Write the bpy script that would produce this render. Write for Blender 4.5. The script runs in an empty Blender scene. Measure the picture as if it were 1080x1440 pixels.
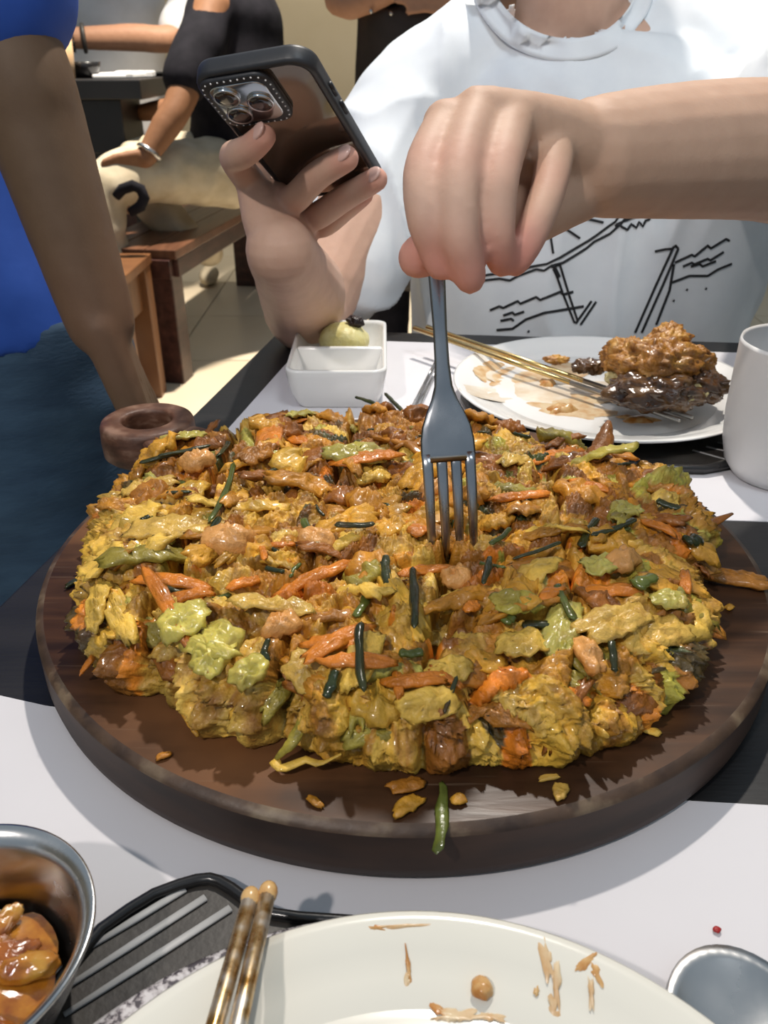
import bpy, bmesh, math, random
import numpy as np
from mathutils import Vector, Matrix, Euler, noise
from mathutils.bvhtree import BVHTree

random.seed(7)
rng = np.random.default_rng(7)
scene = bpy.context.scene
COL = scene.collection

# ------------------------------------------------------------------ camera
FPX = 1180.0
PITCH = math.radians(28.848)
CAMZ = 1.0182
cam_d = bpy.data.cameras.new('camera')
cam_d.sensor_fit = 'HORIZONTAL'
cam_d.sensor_width = 36.0
cam_d.lens = FPX * 36.0 / 1080.0
cam_d.clip_start = 0.01
cam_d.clip_end = 60
cam_d.dof.use_dof = True
cam_d.dof.focus_distance = 0.42
cam_d.dof.aperture_fstop = 28.0
cam = bpy.data.objects.new('camera', cam_d)
cam.location = (0, 0, CAMZ)
cam.rotation_euler = (math.pi / 2 - PITCH, 0, 0)
COL.objects.link(cam)
scene.camera = cam

# ------------------------------------------------------------------ light
scene.view_settings.view_transform = 'Standard'
scene.view_settings.look = 'None'
scene.view_settings.gamma = 1.0
scene.view_settings.use_curve_mapping = False
scene.view_settings.exposure = 0.0

world = bpy.data.worlds.new('world')
scene.world = world
world.use_nodes = True
wb = world.node_tree.nodes['Background']
wb.inputs['Color'].default_value = (0.71, 0.86, 1.0, 1)
wb.inputs['Strength'].default_value = 0.40


def spot(name, loc, target, power, color, size=0.05, angle=70, blend=0.5):
    d = bpy.data.lights.new(name, 'SPOT')
    d.energy = power
    d.color = color
    d.shadow_soft_size = size
    d.spot_size = math.radians(angle)
    d.spot_blend = blend
    o = bpy.data.objects.new(name, d)
    o.location = loc
    o.rotation_euler = (Vector(target) - Vector(loc)).to_track_quat('-Z', 'Y').to_euler()
    COL.objects.link(o)
    return o


spot('ceiling_spot_key', (0.18, 1.25, 2.35), (0.0, 0.35, 0.75), 105, (1.0, 0.93, 0.84), 0.03, 70, 0.6)
spot('ceiling_spot_side', (-0.75, -0.75, 2.3), (-0.02, 0.3, 0.78), 62, (1.0, 0.92, 0.86), 0.04, 60, 0.6)
spot('ceiling_spot_front', (0.5, -0.3, 2.5), (0.2, 0.8, 0.95), 48, (0.88, 0.95, 1.0), 0.25, 36, 0.8)
spot('ceiling_spot_floor', (-0.4, 3.0, 2.8), (-0.5, 2.7, 0.0), 620, (1.0, 0.90, 0.76), 0.06, 75, 0.6)
spot('ceiling_spot_wall', (-0.2, 4.4, 2.8), (-0.2, 5.4, 1.0), 110, (1.0, 0.88, 0.68), 0.1, 90, 0.8)


# ------------------------------------------------------------------ helpers
def ray(px, py):
    a = (px - 540) / FPX
    b = -(py - 720) / FPX
    c, s = math.cos(PITCH), math.sin(PITCH)
    return Vector((a, c + b * s, -s + b * c))


def PZ(px, py, z):
    d = ray(px, py)
    t = (z - CAMZ) / d.z
    return Vector((d.x * t, d.y * t, z))


def PY(px, py, Y):
    d = ray(px, py)
    t = Y / d.y
    return Vector((d.x * t, Y, CAMZ + d.z * t))


def empty(name, loc=(0, 0, 0), rz=0.0, label=None, cat=None, group=None):
    o = bpy.data.objects.new(name, None)
    o.location = loc
    o.rotation_euler = (0, 0, rz)
    o.empty_display_size = 0.02
    COL.objects.link(o)
    tag(o, label, cat, group)
    return o


def tag(o, label=None, cat=None, group=None, kind=None):
    if label: o['label'] = label
    if cat: o['category'] = cat
    if group: o['group'] = group
    if kind: o['kind'] = kind
    return o


def link(name, me, mat=None, parent=None, smooth=True, world_coords=True):
    """link a mesh whose vertices are world coordinates; the parent may be anywhere"""
    o = bpy.data.objects.new(name, me)
    COL.objects.link(o)
    if mat is not None:
        me.materials.clear() if False else None
        if len(me.materials) == 0:
            me.materials.append(mat)
    if smooth:
        me.polygons.foreach_set('use_smooth', [True] * len(me.polygons))
    if parent is not None:
        o.parent = parent
        if world_coords:
            o.matrix_parent_inverse = world_matrix(parent).inverted()
    return o


def world_matrix(o):
    m = o.matrix_basis.copy()
    if o.parent is not None:
        m = world_matrix(o.parent) @ o.matrix_parent_inverse @ m
    return m


class MB:
    """mesh builder"""
    def __init__(self):
        self.v = []
        self.f = []

    def add(self, v, f):
        n = len(self.v)
        self.v += [tuple(p) for p in v]
        self.f += [tuple(i + n for i in q) for q in f]
        return self

    def box(self, c, size, rot=None):
        sx, sy, sz = [k / 2 for k in size]
        vs = [Vector((x * sx, y * sy, z * sz)) for x in (-1, 1) for y in (-1, 1) for z in (-1, 1)]
        if rot is not None:
            vs = [rot @ p for p in vs]
        vs = [p + Vector(c) for p in vs]
        return self.add(vs, [(0, 1, 3, 2), (4, 6, 7, 5), (0, 4, 5, 1), (2, 3, 7, 6), (0, 2, 6, 4), (1, 5, 7, 3)])

    def lathe(self, prof, c=(0, 0, 0), seg=64, a0=0, close=False):
        """prof: list of (r, z); r==0 ends are closed"""
        c = Vector(c)
        vs, fs, rows = [], [], []
        for r, z in prof:
            if r < 1e-7:
                rows.append([len(vs)])
                vs.append(c + Vector((0, 0, z)))
            else:
                rows.append(list(range(len(vs), len(vs) + seg)))
                for k in range(seg):
                    a = a0 + 2 * math.pi * k / seg
                    vs.append(c + Vector((r * math.cos(a), r * math.sin(a), z)))
        pairs = list(zip(rows, rows[1:]))
        if close:
            pairs.append((rows[-1], rows[0]))
        for A, B in pairs:
            for k in range(seg):
                k2 = (k + 1) % seg
                if len(A) == 1 and len(B) == 1:
                    continue
                if len(A) == 1:
                    fs.append((A[0], B[k2], B[k]))
                elif len(B) == 1:
                    fs.append((A[k], A[k2], B[0]))
                else:
                    fs.append((A[k], A[k2], B[k2], B[k]))
        return self.add(vs, fs)

    def tube(self, pts, rad, seg=10, flat=1.0, up=None, cap=True):
        pts = [Vector(p) for p in pts]
        n = len(pts)
        if not hasattr(rad, '__len__'):
            rad = [rad] * n
        vs, fs = [], []
        prev = None
        for i, p in enumerate(pts):
            t = (pts[min(i + 1, n - 1)] - pts[max(i - 1, 0)])
            if t.length < 1e-9:
                t = Vector((0, 0, 1))
            t.normalize()
            if prev is None:
                ref = Vector(up) if up is not None else (Vector((0, 0, 1)) if abs(t.z) < .9 else Vector((1, 0, 0)))
                nn = (ref - t * ref.dot(t)).normalized()
            else:
                nn = (prev - t * prev.dot(t)).normalized()
            prev = nn
            b = t.cross(nn)
            for k in range(seg):
                a = 2 * math.pi * k / seg
                vs.append(p + rad[i] * (math.cos(a) * nn * flat + math.sin(a) * b))
        for i in range(n - 1):
            for k in range(seg):
                k2 = (k + 1) % seg
                fs.append((i * seg + k, i * seg + k2, (i + 1) * seg + k2, (i + 1) * seg + k))
        if cap:
            fs.append(tuple(reversed(range(seg))))
            fs.append(tuple((n - 1) * seg + k for k in range(seg)))
        return self.add(vs, fs)

    def ball(self, c, r, seg=16, rings=10, rot=None):
        if not hasattr(r, '__len__'):
            r = (r, r, r)
        c = Vector(c)
        vs, fs = [], []
        for i in range(rings + 1):
            th = math.pi * i / rings
            for k in range(seg):
                a = 2 * math.pi * k / seg
                p = Vector((r[0] * math.sin(th) * math.cos(a), r[1] * math.sin(th) * math.sin(a), r[2] * math.cos(th)))
                if rot is not None:
                    p = rot @ p
                vs.append(c + p)
        for i in range(rings):
            for k in range(seg):
                k2 = (k + 1) % seg
                fs.append((i * seg + k, (i + 1) * seg + k, (i + 1) * seg + k2, i * seg + k2))
        return self.add(vs, fs)

    def prism(self, outline, z0, z1):
        n = len(outline)
        vs = [(p[0], p[1], z0) for p in outline] + [(p[0], p[1], z1) for p in outline]
        fs = [tuple(reversed(range(n))), tuple(range(n, 2 * n))]
        for k in range(n):
            k2 = (k + 1) % n
            fs.append((k, k2, n + k2, n + k))
        return self.add(vs, fs)

    def mesh(self, name='m', weld=True):
        me = bpy.data.meshes.new(name)
        me.from_pydata(self.v, [], self.f)
        bm = bmesh.new()
        bm.from_mesh(me)
        if weld:
            bmesh.ops.remove_doubles(bm, verts=bm.verts, dist=1e-6)
        bmesh.ops.recalc_face_normals(bm, faces=bm.faces)
        bm.to_mesh(me)
        bm.free()
        me.update()
        return me

    def build(self, name, mat, parent=None, smooth=True, bevel=0.0, bseg=2, auto=None):
        me = self.mesh(name)
        o = link(name, me, mat, parent, smooth)
        if bevel > 0:
            m = o.modifiers.new('bevel', 'BEVEL')
            m.width = bevel
            m.segments = bseg
            m.limit_method = 'ANGLE'
            m.angle_limit = math.radians(40)
            m.harden_normals = False
        if auto is not None:
            sharp_by_angle(me, auto)
        return o


def sharp_by_angle(me, deg):
    bm = bmesh.new()
    bm.from_mesh(me)
    lim = math.radians(deg)
    for e in bm.edges:
        if len(e.link_faces) == 2 and e.calc_face_angle(0) > lim:
            e.smooth = False
    bm.to_mesh(me)
    bm.free()


def bake(o):
    """apply the modifiers of an object to its mesh"""
    dg = bpy.context.evaluated_depsgraph_get()
    dg.update()
    me = bpy.data.meshes.new_from_object(o.evaluated_get(dg))
    o.modifiers.clear()
    o.data = me
    return me


# ------------------------------------------------------------------ materials
def nodes_of(name):
    m = bpy.data.materials.new(name)
    m.use_nodes = True
    nt = m.node_tree
    b = nt.nodes['Principled BSDF']
    return m, nt, b


def C4(c):
    return (c[0], c[1], c[2], 1.0)


def srgb(r, g, b):
    f = lambda u: (u / 255 / 12.92) if u / 255 <= .04045 else ((u / 255 + .055) / 1.055) ** 2.4
    return (f(r), f(g), f(b))


def mat(name, stops, scale=8.0, rough=0.5, metal=0.0, bump=0.0, bscale=None, stretch=(1, 1, 1), detail=6.0,
        spec=0.5, coat=0.0, rvar=0.0, distort=0.0, sss=0.0, trans=0.0, bdist=0.002, attr=None, attr_mix=1.0):
    """noise -> colour ramp material in object space; stops: list of (pos, rgb) or a single rgb"""
    m, nt, b = nodes_of(name)
    N, L = nt.nodes, nt.links
    if not isinstance(stops, list):
        c = stops
        stops = [(0.3, tuple(k * 0.93 for k in c)), (0.7, tuple(min(1, k * 1.06) for k in c))]
    tc = N.new('ShaderNodeTexCoord')
    mp = N.new('ShaderNodeMapping')
    mp.inputs['Scale'].default_value = stretch
    L.new(tc.outputs['Object'], mp.inputs['Vector'])
    nz = N.new('ShaderNodeTexNoise')
    nz.inputs['Scale'].default_value = scale
    nz.inputs['Detail'].default_value = detail
    nz.inputs['Distortion'].default_value = distort
    L.new(mp.outputs['Vector'], nz.inputs['Vector'])
    rp = N.new('ShaderNodeValToRGB')
    el = rp.color_ramp.elements
    while len(el) < len(stops):
        el.new(0.5)
    for e, (p, c) in zip(el, stops):
        e.position = p
        e.color = C4(c)
    L.new(nz.outputs['Fac'], rp.inputs['Fac'])
    colout = rp.outputs['Color']
    if attr:
        at = N.new('ShaderNodeAttribute')
        at.attribute_name = attr
        mx = N.new('ShaderNodeMix')
        mx.data_type = 'RGBA'
        mx.blend_type = 'MULTIPLY'
        mx.inputs['Factor'].default_value = attr_mix
        L.new(colout, mx.inputs[6])
        L.new(at.outputs['Color'], mx.inputs[7])
        colout = mx.outputs[2]
    L.new(colout, b.inputs['Base Color'])
    b.inputs['Roughness'].default_value = rough
    b.inputs['Metallic'].default_value = metal
    b.inputs['Specular IOR Level'].default_value = spec
    b.inputs['Coat Weight'].default_value = coat
    b.inputs['Coat Roughness'].default_value = 0.12
    if sss > 0:
        b.inputs['Subsurface Weight'].default_value = sss
        b.inputs['Subsurface Radius'].default_value = (1.0, 0.45, 0.25)
        b.inputs['Subsurface Scale'].default_value = 0.004
    if trans > 0:
        b.inputs['Transmission Weight'].default_value = trans
    if rvar > 0:
        mr = N.new('ShaderNodeMapRange')
        mr.inputs['To Min'].default_value = max(0.02, rough - rvar)
        mr.inputs['To Max'].default_value = min(1, rough + rvar)
        mr.inputs['From Min'].default_value = 0.3
        mr.inputs['From Max'].default_value = 0.7
        L.new(nz.outputs['Fac'], mr.inputs['Value'])
        L.new(mr.outputs['Result'], b.inputs['Roughness'])
    if bump > 0:
        n2 = N.new('ShaderNodeTexNoise')
        n2.inputs['Scale'].default_value = bscale or scale * 4
        n2.inputs['Detail'].default_value = 5
        L.new(mp.outputs['Vector'], n2.inputs['Vector'])
        bp = N.new('ShaderNodeBump')
        bp.inputs['Strength'].default_value = bump
        bp.inputs['Distance'].default_value = bdist
        L.new(n2.outputs['Fac'], bp.inputs['Height'])
        L.new(bp.outputs['Normal'], b.inputs['Normal'])
    m.diffuse_color = C4(stops[len(stops) // 2][1])
    return m


M = {}
M['table'] = mat('black_table_wood', [(.3, (.006, .006, .007)), (.7, (.013, .012, .012))], 6, .42, stretch=(1, 8, 1), bump=.1, bscale=60)
M['paper'] = mat('placemat_paper', [(.3, (.62, .605, .63)), (.7, (.67, .655, .68))], 9, .9, bump=.08, bscale=30)
M['porcelain'] = mat('white_porcelain', [(.3, (.78, .77, .74)), (.7, (.82, .81, .79))], 5, .16, coat=.3)
M['cream_porcelain'] = mat('cream_porcelain', [(.3, (.70, .68, .60)), (.7, (.74, .72, .645))], 5, .18, coat=.3)
M['cup'] = mat('matte_white_ceramic', [(.3, (.68, .67, .66)), (.7, (.74, .73, .72))], 14, .38, bump=.06, bscale=60)
M['steel'] = mat('stainless_steel', [(.3, (.50, .50, .50)), (.7, (.62, .61, .60))], 30, .26, 1.0, rvar=.1)
M['fork_steel'] = mat('fork_steel', [(.3, (.33, .34, .36)), (.7, (.42, .43, .45))], 40, .27, 1.0, rvar=.06)
M['gold'] = mat('gold_chopstick', [(.3, (.50, .36, .14)), (.7, (.66, .50, .24))], 30, .25, 1.0, rvar=.1)
M['silver'] = mat('silver_chopstick_tip', [(.3, (.30, .29, .27)), (.7, (.45, .43, .40))], 40, .3, 1.0)
M['gold_worn'] = mat('sauce_stained_metal', [(.35, (.34, .17, .035)), (.5, (.55, .40, .22)), (.65, (.62, .58, .52))], 160, .32, .85, rvar=.15)
M['blackplastic'] = mat('black_melamine', [(.3, (.010, .010, .011)), (.7, (.018, .017, .017))], 20, .24, bump=.05, bscale=200)
M['dark_tray'] = mat('charcoal_tray', [(.3, (.028, .024, .021)), (.7, (.05, .044, .038))], 60, .5, bump=.12, bscale=300)
M['stroke'] = mat('white_painted_stroke', (.42, .42, .42), 80, .5)
M['speckle'] = mat('speckled_grey_stone', [(.42, (.07, .06, .07)), (.5, (.42, .39, .40)), (.6, (.60, .58, .59))], 420, .5)
M['wash'] = mat('thin_sauce_wash', [(.35, (.66, .54, .40)), (.65, (.76, .70, .60))], 60, .2)
M['sauce2'] = mat('red_brown_sauce', [(.3, (.16, .035, .006)), (.6, (.34, .10, .014))], 120, .14, bump=.5, bscale=300, coat=.5)
M['sauce'] = mat('orange_sauce', [(.3, (.24, .06, .008)), (.5, (.42, .16, .016)), (.7, (.48, .26, .04))], 110, .12, bump=.4, bscale=160, coat=.6)
M['smear'] = mat('sauce_smear', [(.35, (.55, .33, .15)), (.6, (.66, .52, .33))], 120, .3)
M['smear_dark'] = mat('dark_sauce_smear', [(.35, (.42, .16, .03)), (.6, (.60, .38, .16))], 160, .25)
M['herb'] = mat('herb_leaf', [(.3, (.012, .03, .006)), (.7, (.05, .09, .015))], 80, .3, bump=.3)
M['meat'] = mat('fried_crumb', [(.3, (.15, .05, .007)), (.5, (.40, .17, .024)), (.7, (.56, .30, .06))], 90, .38, bump=.9, bscale=260, coat=.3)
M['meat_dark'] = mat('glazed_braise', [(.3, (.035, .014, .006)), (.55, (.11, .05, .016)), (.75, (.22, .12, .045))], 80, .16, bump=.6, bscale=150, coat=.7)
M['potato'] = mat('potato_salad', [(.3, (.62, .52, .16)), (.7, (.74, .68, .34))], 90, .4, bump=.6, bscale=200)
M['raisin'] = mat('black_raisin', [(.3, (.006, .003, .004)), (.7, (.03, .012, .012))], 200, .3, bump=.9, bscale=400)
M['residue'] = mat('sauce_residue', [(.3, (.50, .42, .17)), (.7, (.62, .56, .32))], 200, .35, bump=.5)
# ------------------------------------------------------------------ the room
def floor_material():
    m, nt, b = nodes_of('pale_floor_tile')
    N, L = nt.nodes, nt.links
    tc = N.new('ShaderNodeTexCoord')
    nz = N.new('ShaderNodeTexNoise')
    nz.inputs['Scale'].default_value = 1.6
    nz.inputs['Detail'].default_value = 6
    L.new(tc.outputs['Object'], nz.inputs['Vector'])
    rp = N.new('ShaderNodeValToRGB')
    rp.color_ramp.elements[0].position = .3
    rp.color_ramp.elements[0].color = (.70, .59, .43, 1)
    rp.color_ramp.elements[1].position = .75
    rp.color_ramp.elements[1].color = (.78, .68, .53, 1)
    L.new(nz.outputs['Fac'], rp.inputs['Fac'])
    L.new(rp.outputs['Color'], b.inputs['Base Color'])
    b.inputs['Roughness'].default_value = .28
    return m


M['floor'] = floor_material()
M['grout'] = mat('floor_grout', (.30, .25, .19), 20, .8)
M['wall'] = mat('beige_wall_paint', [(.3, (.50, .42, .29)), (.7, (.55, .47, .34))], 3, .8)
M['darkwood'] = mat('dark_stained_wood', [(.3, (.028, .010, .008)), (.55, (.055, .020, .016)), (.75, (.09, .036, .026))], 7, .36, stretch=(6, 1, 6), bump=.15, bscale=40)
M['benchtop'] = mat('bench_seat_wood', [(.3, (.085, .034, .018)), (.7, (.17, .075, .04))], 6, .33, stretch=(8, 1, 1), bump=.15, bscale=30)
M['orangewood'] = mat('orange_brown_wood', [(.3, (.12, .045, .016)), (.7, (.20, .085, .03))], 5, .4, stretch=(1, 6, 1))

mb = MB()
mb.box((0, 2.0, -.03), (7.0, 8.0, .05))
floor = mb.build('floor', M['grout'], smooth=False)
tag(floor, 'pale beige tiled restaurant floor', None, None, 'structure')
tile_me = None
T = .60
for i in range(-4, 5):
    for j in range(0, 9):
        if tile_me is None:
            tb = MB().box((0, 0, -.005), (T - .006, T - .006, .012))
            tile_me = tb.mesh('floor_tile')
            tile_me.materials.append(M['floor'])
        o = bpy.data.objects.new('floor_tile', tile_me)
        o.location = (i * T + .11, j * T + .32, 0)
        COL.objects.link(o)
        o.parent = floor
        bv = None
w = MB().box((.0, 5.65, 1.4), (7.0, .1, 2.8)).build('wall_back', M['wall'], smooth=False)
tag(w, 'beige painted wall at the far end of the restaurant', None, None, 'structure')
w = MB().box((-3.55, 2.0, 1.4), (.1, 8.0, 2.8)).build('wall_left', M['wall'], smooth=False)
tag(w, 'beige painted side wall', None, None, 'structure')
w = MB().box((3.55, 2.0, 1.4), (.1, 8.0, 2.8)).build('wall_right', M['wall'], smooth=False)
tag(w, 'beige painted side wall', None, None, 'structure')
w = MB().box((0, 5.59, .06), (7.0, .02, .12)).build('baseboard_back', M['darkwood'], smooth=False)
tag(w, 'dark skirting along the far wall', None, None, 'structure')

# ------------------------------------------------------------------ dining table
TABZ = .75
tbl = empty('dining_table', (.15, .45, 0), 0, 'black wooden dining table carrying the pancake board and placemats', 'table')
FL = Vector((-.113, .904)); NL = Vector((-.113 - .62 * .186, .904 - .62 * .983)) 
fdir = Vector((.995, -.100)); ldir = Vector((-.186, -.983))
W_, D_ = 1.25, 1.05
c0 = FL; c1 = FL + fdir * W_; c2 = c1 + ldir * D_; c3 = FL + ldir * D_
MB().prism([c3, c2, c1, c0], TABZ - .04, TABZ).build('tabletop', M['table'], tbl, smooth=False, bevel=.002)
ctr = (c0 + c1 + c2 + c3) / 4
for k, cc in enumerate((c0, c1, c2, c3)):
    q = cc + (ctr - cc).normalized() * .12
    MB().box((q.x, q.y, .355), (.07, .07, .71)).build('leg', M['table'], tbl, smooth=False, bevel=.003)
apr = [cc + (ctr - cc).normalized() * .12 for cc in (c0, c1, c2, c3)]
for a, b_ in zip(apr, apr[1:] + apr[:1]):
    mid = (a + b_) / 2; d = (b_ - a)
    MB().box((mid.x, mid.y, .665), (d.length - .07, .025, .09), Matrix.Rotation(math.atan2(d.y, d.x), 3, 'Z')).build('apron', M['table'], tbl, smooth=False)


# ------------------------------------------------------------------ placemats
def paper_sheet(name, outline, z, label, mat_, thick=.0006):
    mb = MB().prism(outline, z, z + thick)
    o = mb.build(name, mat_, None, smooth=False)
    tag(o, label, 'placemat')
    return o


def curve_pts(a, b, n, bow):
    a, b = Vector(a), Vector(b)
    d = b - a
    nn = Vector((-d.y, d.x)).normalized()
    return [a + d * t + nn * bow * 4 * t * (1 - t) for t in [k / n for k in range(n + 1)]]


# far sheet: left edge runs parallel to the table's left edge
fa = Vector((-.080, .866)); fb = Vector((-.150, .497))
fr = Vector((.44, .810)); fn = Vector((.44, .462))
paper_sheet('paper_placemat', [fb, fn, fr, fa], TABZ, 'white paper placemat under the far plate, sauce dish and cup', M['paper'])
near_edge = [Vector((-.215, .312)), Vector((-.182, .306)), Vector((-.158, .299)), Vector((-.05, .277)), Vector((.05, .2565)), Vector((.122, .2425)), Vector((.156, .240)), Vector((.27, .234))]
paper_sheet('paper_placemat', [Vector((-.262, .03)), Vector((.25, -.04))] + near_edge[::-1], TABZ, 'white paper placemat under the near plate and steel bowl', M['paper'])
# ------------------------------------------------------------------ round wooden board
BC = Vector((.0107, .3929)); BR = .19; BT = .028
BZ = TABZ + BT + .0006


def board_material():
    m, nt, b = nodes_of('oiled_dark_board_wood')
    N, L = nt.nodes, nt.links
    tc = N.new('ShaderNodeTexCoord')
    mp = N.new('ShaderNodeMapping')
    mp.inputs['Scale'].default_value = (3, 22, 22)
    mp.inputs['Rotation'].default_value = (0, 0, math.radians(12))
    L.new(tc.outputs['Object'], mp.inputs['Vector'])
    nz = N.new('ShaderNodeTexNoise')
    nz.inputs['Scale'].default_value = 3.5
    nz.inputs['Detail'].default_value = 8
    nz.inputs['Distortion'].default_value = .6
    L.new(mp.outputs['Vector'], nz.inputs['Vector'])
    rp = N.new('ShaderNodeValToRGB')
    e = rp.color_ramp.elements
    e[0].position, e[0].color = .28, (.022, .010, .005, 1)
    e[1].position, e[1].color = .78, (.115, .050, .021, 1)
    k = e.new(.52); k.color = (.055, .024, .011, 1)
    L.new(nz.outputs['Fac'], rp.inputs['Fac'])
    # worn orange-brown patches
    n2 = N.new('ShaderNodeTexNoise')
    n2.inputs['Scale'].default_value = 9
    n2.inputs['Detail'].default_value = 5
    L.new(tc.outputs['Object'], n2.inputs['Vector'])
    r2 = N.new('ShaderNodeValToRGB')
    r2.color_ramp.elements[0].position = .47
    r2.color_ramp.elements[0].color = (0, 0, 0, 1)
    r2.color_ramp.elements[1].position = .68
    r2.color_ramp.elements[1].color = (.75, .75, .75, 1)
    L.new(n2.outputs['Fac'], r2.inputs['Fac'])
    mx = N.new('ShaderNodeMix'); mx.data_type = 'RGBA'
    L.new(r2.outputs['Color'], mx.inputs[0])
    L.new(rp.outputs['Color'], mx.inputs[6])
    mx.inputs[7].default_value = (.19, .078, .027, 1)
    # knife scratches: thin pale lines
    wv = N.new('ShaderNodeTexNoise')
    m3 = N.new('ShaderNodeMapping')
    m3.inputs['Scale'].default_value = (14, 420, 14)
    m3.inputs['Rotation'].default_value = (0, 0, math.radians(-38))
    L.new(tc.outputs['Object'], m3.inputs['Vector'])
    L.new(m3.outputs['Vector'], wv.inputs['Vector'])
    wv.inputs['Scale'].default_value = 1.0
    wv.inputs['Detail'].default_value = 2
    r3 = N.new('ShaderNodeValToRGB')
    r3.color_ramp.elements[0].position = .66
    r3.color_ramp.elements[0].color = (0, 0, 0, 1)
    r3.color_ramp.elements[1].position = .76
    r3.color_ramp.elements[1].color = (.45, .45, .45, 1)
    L.new(wv.outputs['Fac'], r3.inputs['Fac'])
    m4 = N.new('ShaderNodeMix'); m4.data_type = 'RGBA'
    L.new(r3.outputs['Color'], m4.inputs[0])
    L.new(mx.outputs[2], m4.inputs[6])
    m4.inputs[7].default_value = (.22, .15, .10, 1)
    L.new(m4.outputs[2], b.inputs['Base Color'])
    mr = N.new('ShaderNodeMapRange')
    mr.inputs['From Min'].default_value = .35
    mr.inputs['From Max'].default_value = .65
    mr.inputs['To Min'].default_value = .30
    mr.inputs['To Max'].default_value = .6
    b.inputs['Specular IOR Level'].default_value = .25
    L.new(n2.outputs['Fac'], mr.inputs['Value'])
    L.new(mr.outputs['Result'], b.inputs['Roughness'])
    bp = N.new('ShaderNodeBump')
    bp.inputs['Strength'].default_value = .25
    bp.inputs['Distance'].default_value = .001
    L.new(nz.outputs['Fac'], bp.inputs['Height'])
    L.new(bp.outputs['Normal'], b.inputs['Normal'])
    return m


M['board'] = board_material()
M['board_rim'] = mat('worn_board_edge', [(.3, (.03, .015, .009)), (.55, (.075, .042, .024)), (.75, (.20, .145, .09))], 60, .5, bump=.3, bscale=120)
M['board_side'] = mat('dark_board_side', [(.3, (.018, .009, .006)), (.7, (.05, .024, .014))], 18, .6, stretch=(1, 1, 5))
M['handle_wood'] = mat('worn_handle_wood', [(.3, (.05, .018, .009)), (.5, (.11, .045, .024)), (.7, (.26, .15, .10))], 55, .5, stretch=(1, 1, 2), bump=.2)

bd = empty('round_serving_board', (BC.x, BC.y, TABZ), 0, 'thick round dark wooden serving board with a ring handle under the pancake', 'board')
z0 = TABZ + .0006
MB().lathe([(0, z0), (BR - .006, z0), (BR - .001, z0 + .003), (BR, z0 + .008), (BR, BZ - .0030)], (BC.x, BC.y, 0), 160).build('side', M['board_side'], bd)
MB().lathe([(BR, BZ - .0030), (BR - .0010, BZ - .0010), (BR - .0040, BZ)], (BC.x, BC.y, 0), 160).build('rim', M['board_rim'], bd)
MB().lathe([(BR - .0040, BZ), (BR - .03, BZ), (BR * .5, BZ), (0, BZ)], (BC.x, BC.y, 0), 160).build('top', M['board'], bd, smooth=False)
# ring handle
HC = PZ(207, 592, BZ)
hz0 = z0 + .002; hz1 = BZ + .002
ro, ri = .034, .0178
mb = MB().lathe([(ri, hz0 + .002), (ri + .002, hz0), (ro - .003, hz0), (ro, hz0 + .003), (ro + .0006, (hz0 + hz1) / 2), (ro, hz1 - .0035), (ro - .0012, hz1 - .001), (ro - .003, hz1), (ri + .0025, hz1), (ri + .0008, hz1 - .0008), (ri, hz1 - .003)],
                (HC.x, HC.y, 0), 48, close=True)
mb.build('handle_ring', M['handle_wood'], bd)
hd = Vector((HC.x, HC.y)) - BC; hl = hd.length; hd.normalize()
pp = Vector((-hd.y, hd.x))
s0, s1 = BR - .02, hl - ro + .008
ol = [BC + hd * s0 - pp * .045, BC + hd * (BR + .006) - pp * .032, BC + hd * s1 - pp * .022, BC + hd * s1 + pp * .022, BC + hd * (BR + .006) + pp * .032, BC + hd * s0 + pp * .045]
MB().prism(ol, hz0, BZ - .001).build('handle_neck', M['handle_wood'], bd, smooth=False, bevel=.004, bseg=3)


# ------------------------------------------------------------------ plates
def plate(name, c, R, z, label, m, foot=.55, rim=.022, well=.66):
    e = empty(name, (c[0], c[1], z), 0, label, 'plate')
    h = rim
    prof = [(0, .004), (R * foot, .004), (R * foot, 0), (R * foot + .004, 0), (R * (foot + .06), .005), (R * .86, h * .62), (R - .002, h - .0025), (R, h - .0008),
            (R - .001, h), (R - .004, h - .0003), (R * .9, h * .8), (R * (well + .06), h * .42), (R * well, .0085), (R * .4, .0075), (0, .0075)]
    MB().lathe([(r, zz + z) for r, zz in prof], (c[0], c[1], 0), 128).build('dish', m, e)
    return e


def plate_h(c, R, z, x, y, rim=.022, well=.66):
    r = math.hypot(x - c[0], y - c[1]) / R
    if r < well: return z + .0078
    pts = [(well, .0085), (well + .06, rim * .42), (.9, rim * .8), (1.0, rim)]
    for (a, b), (c_, d) in zip(pts, pts[1:]):
        if r <= c_:
            return z + b + (d - b) * (r - a) / (c_ - a) + .0004
    return z + rim


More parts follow.
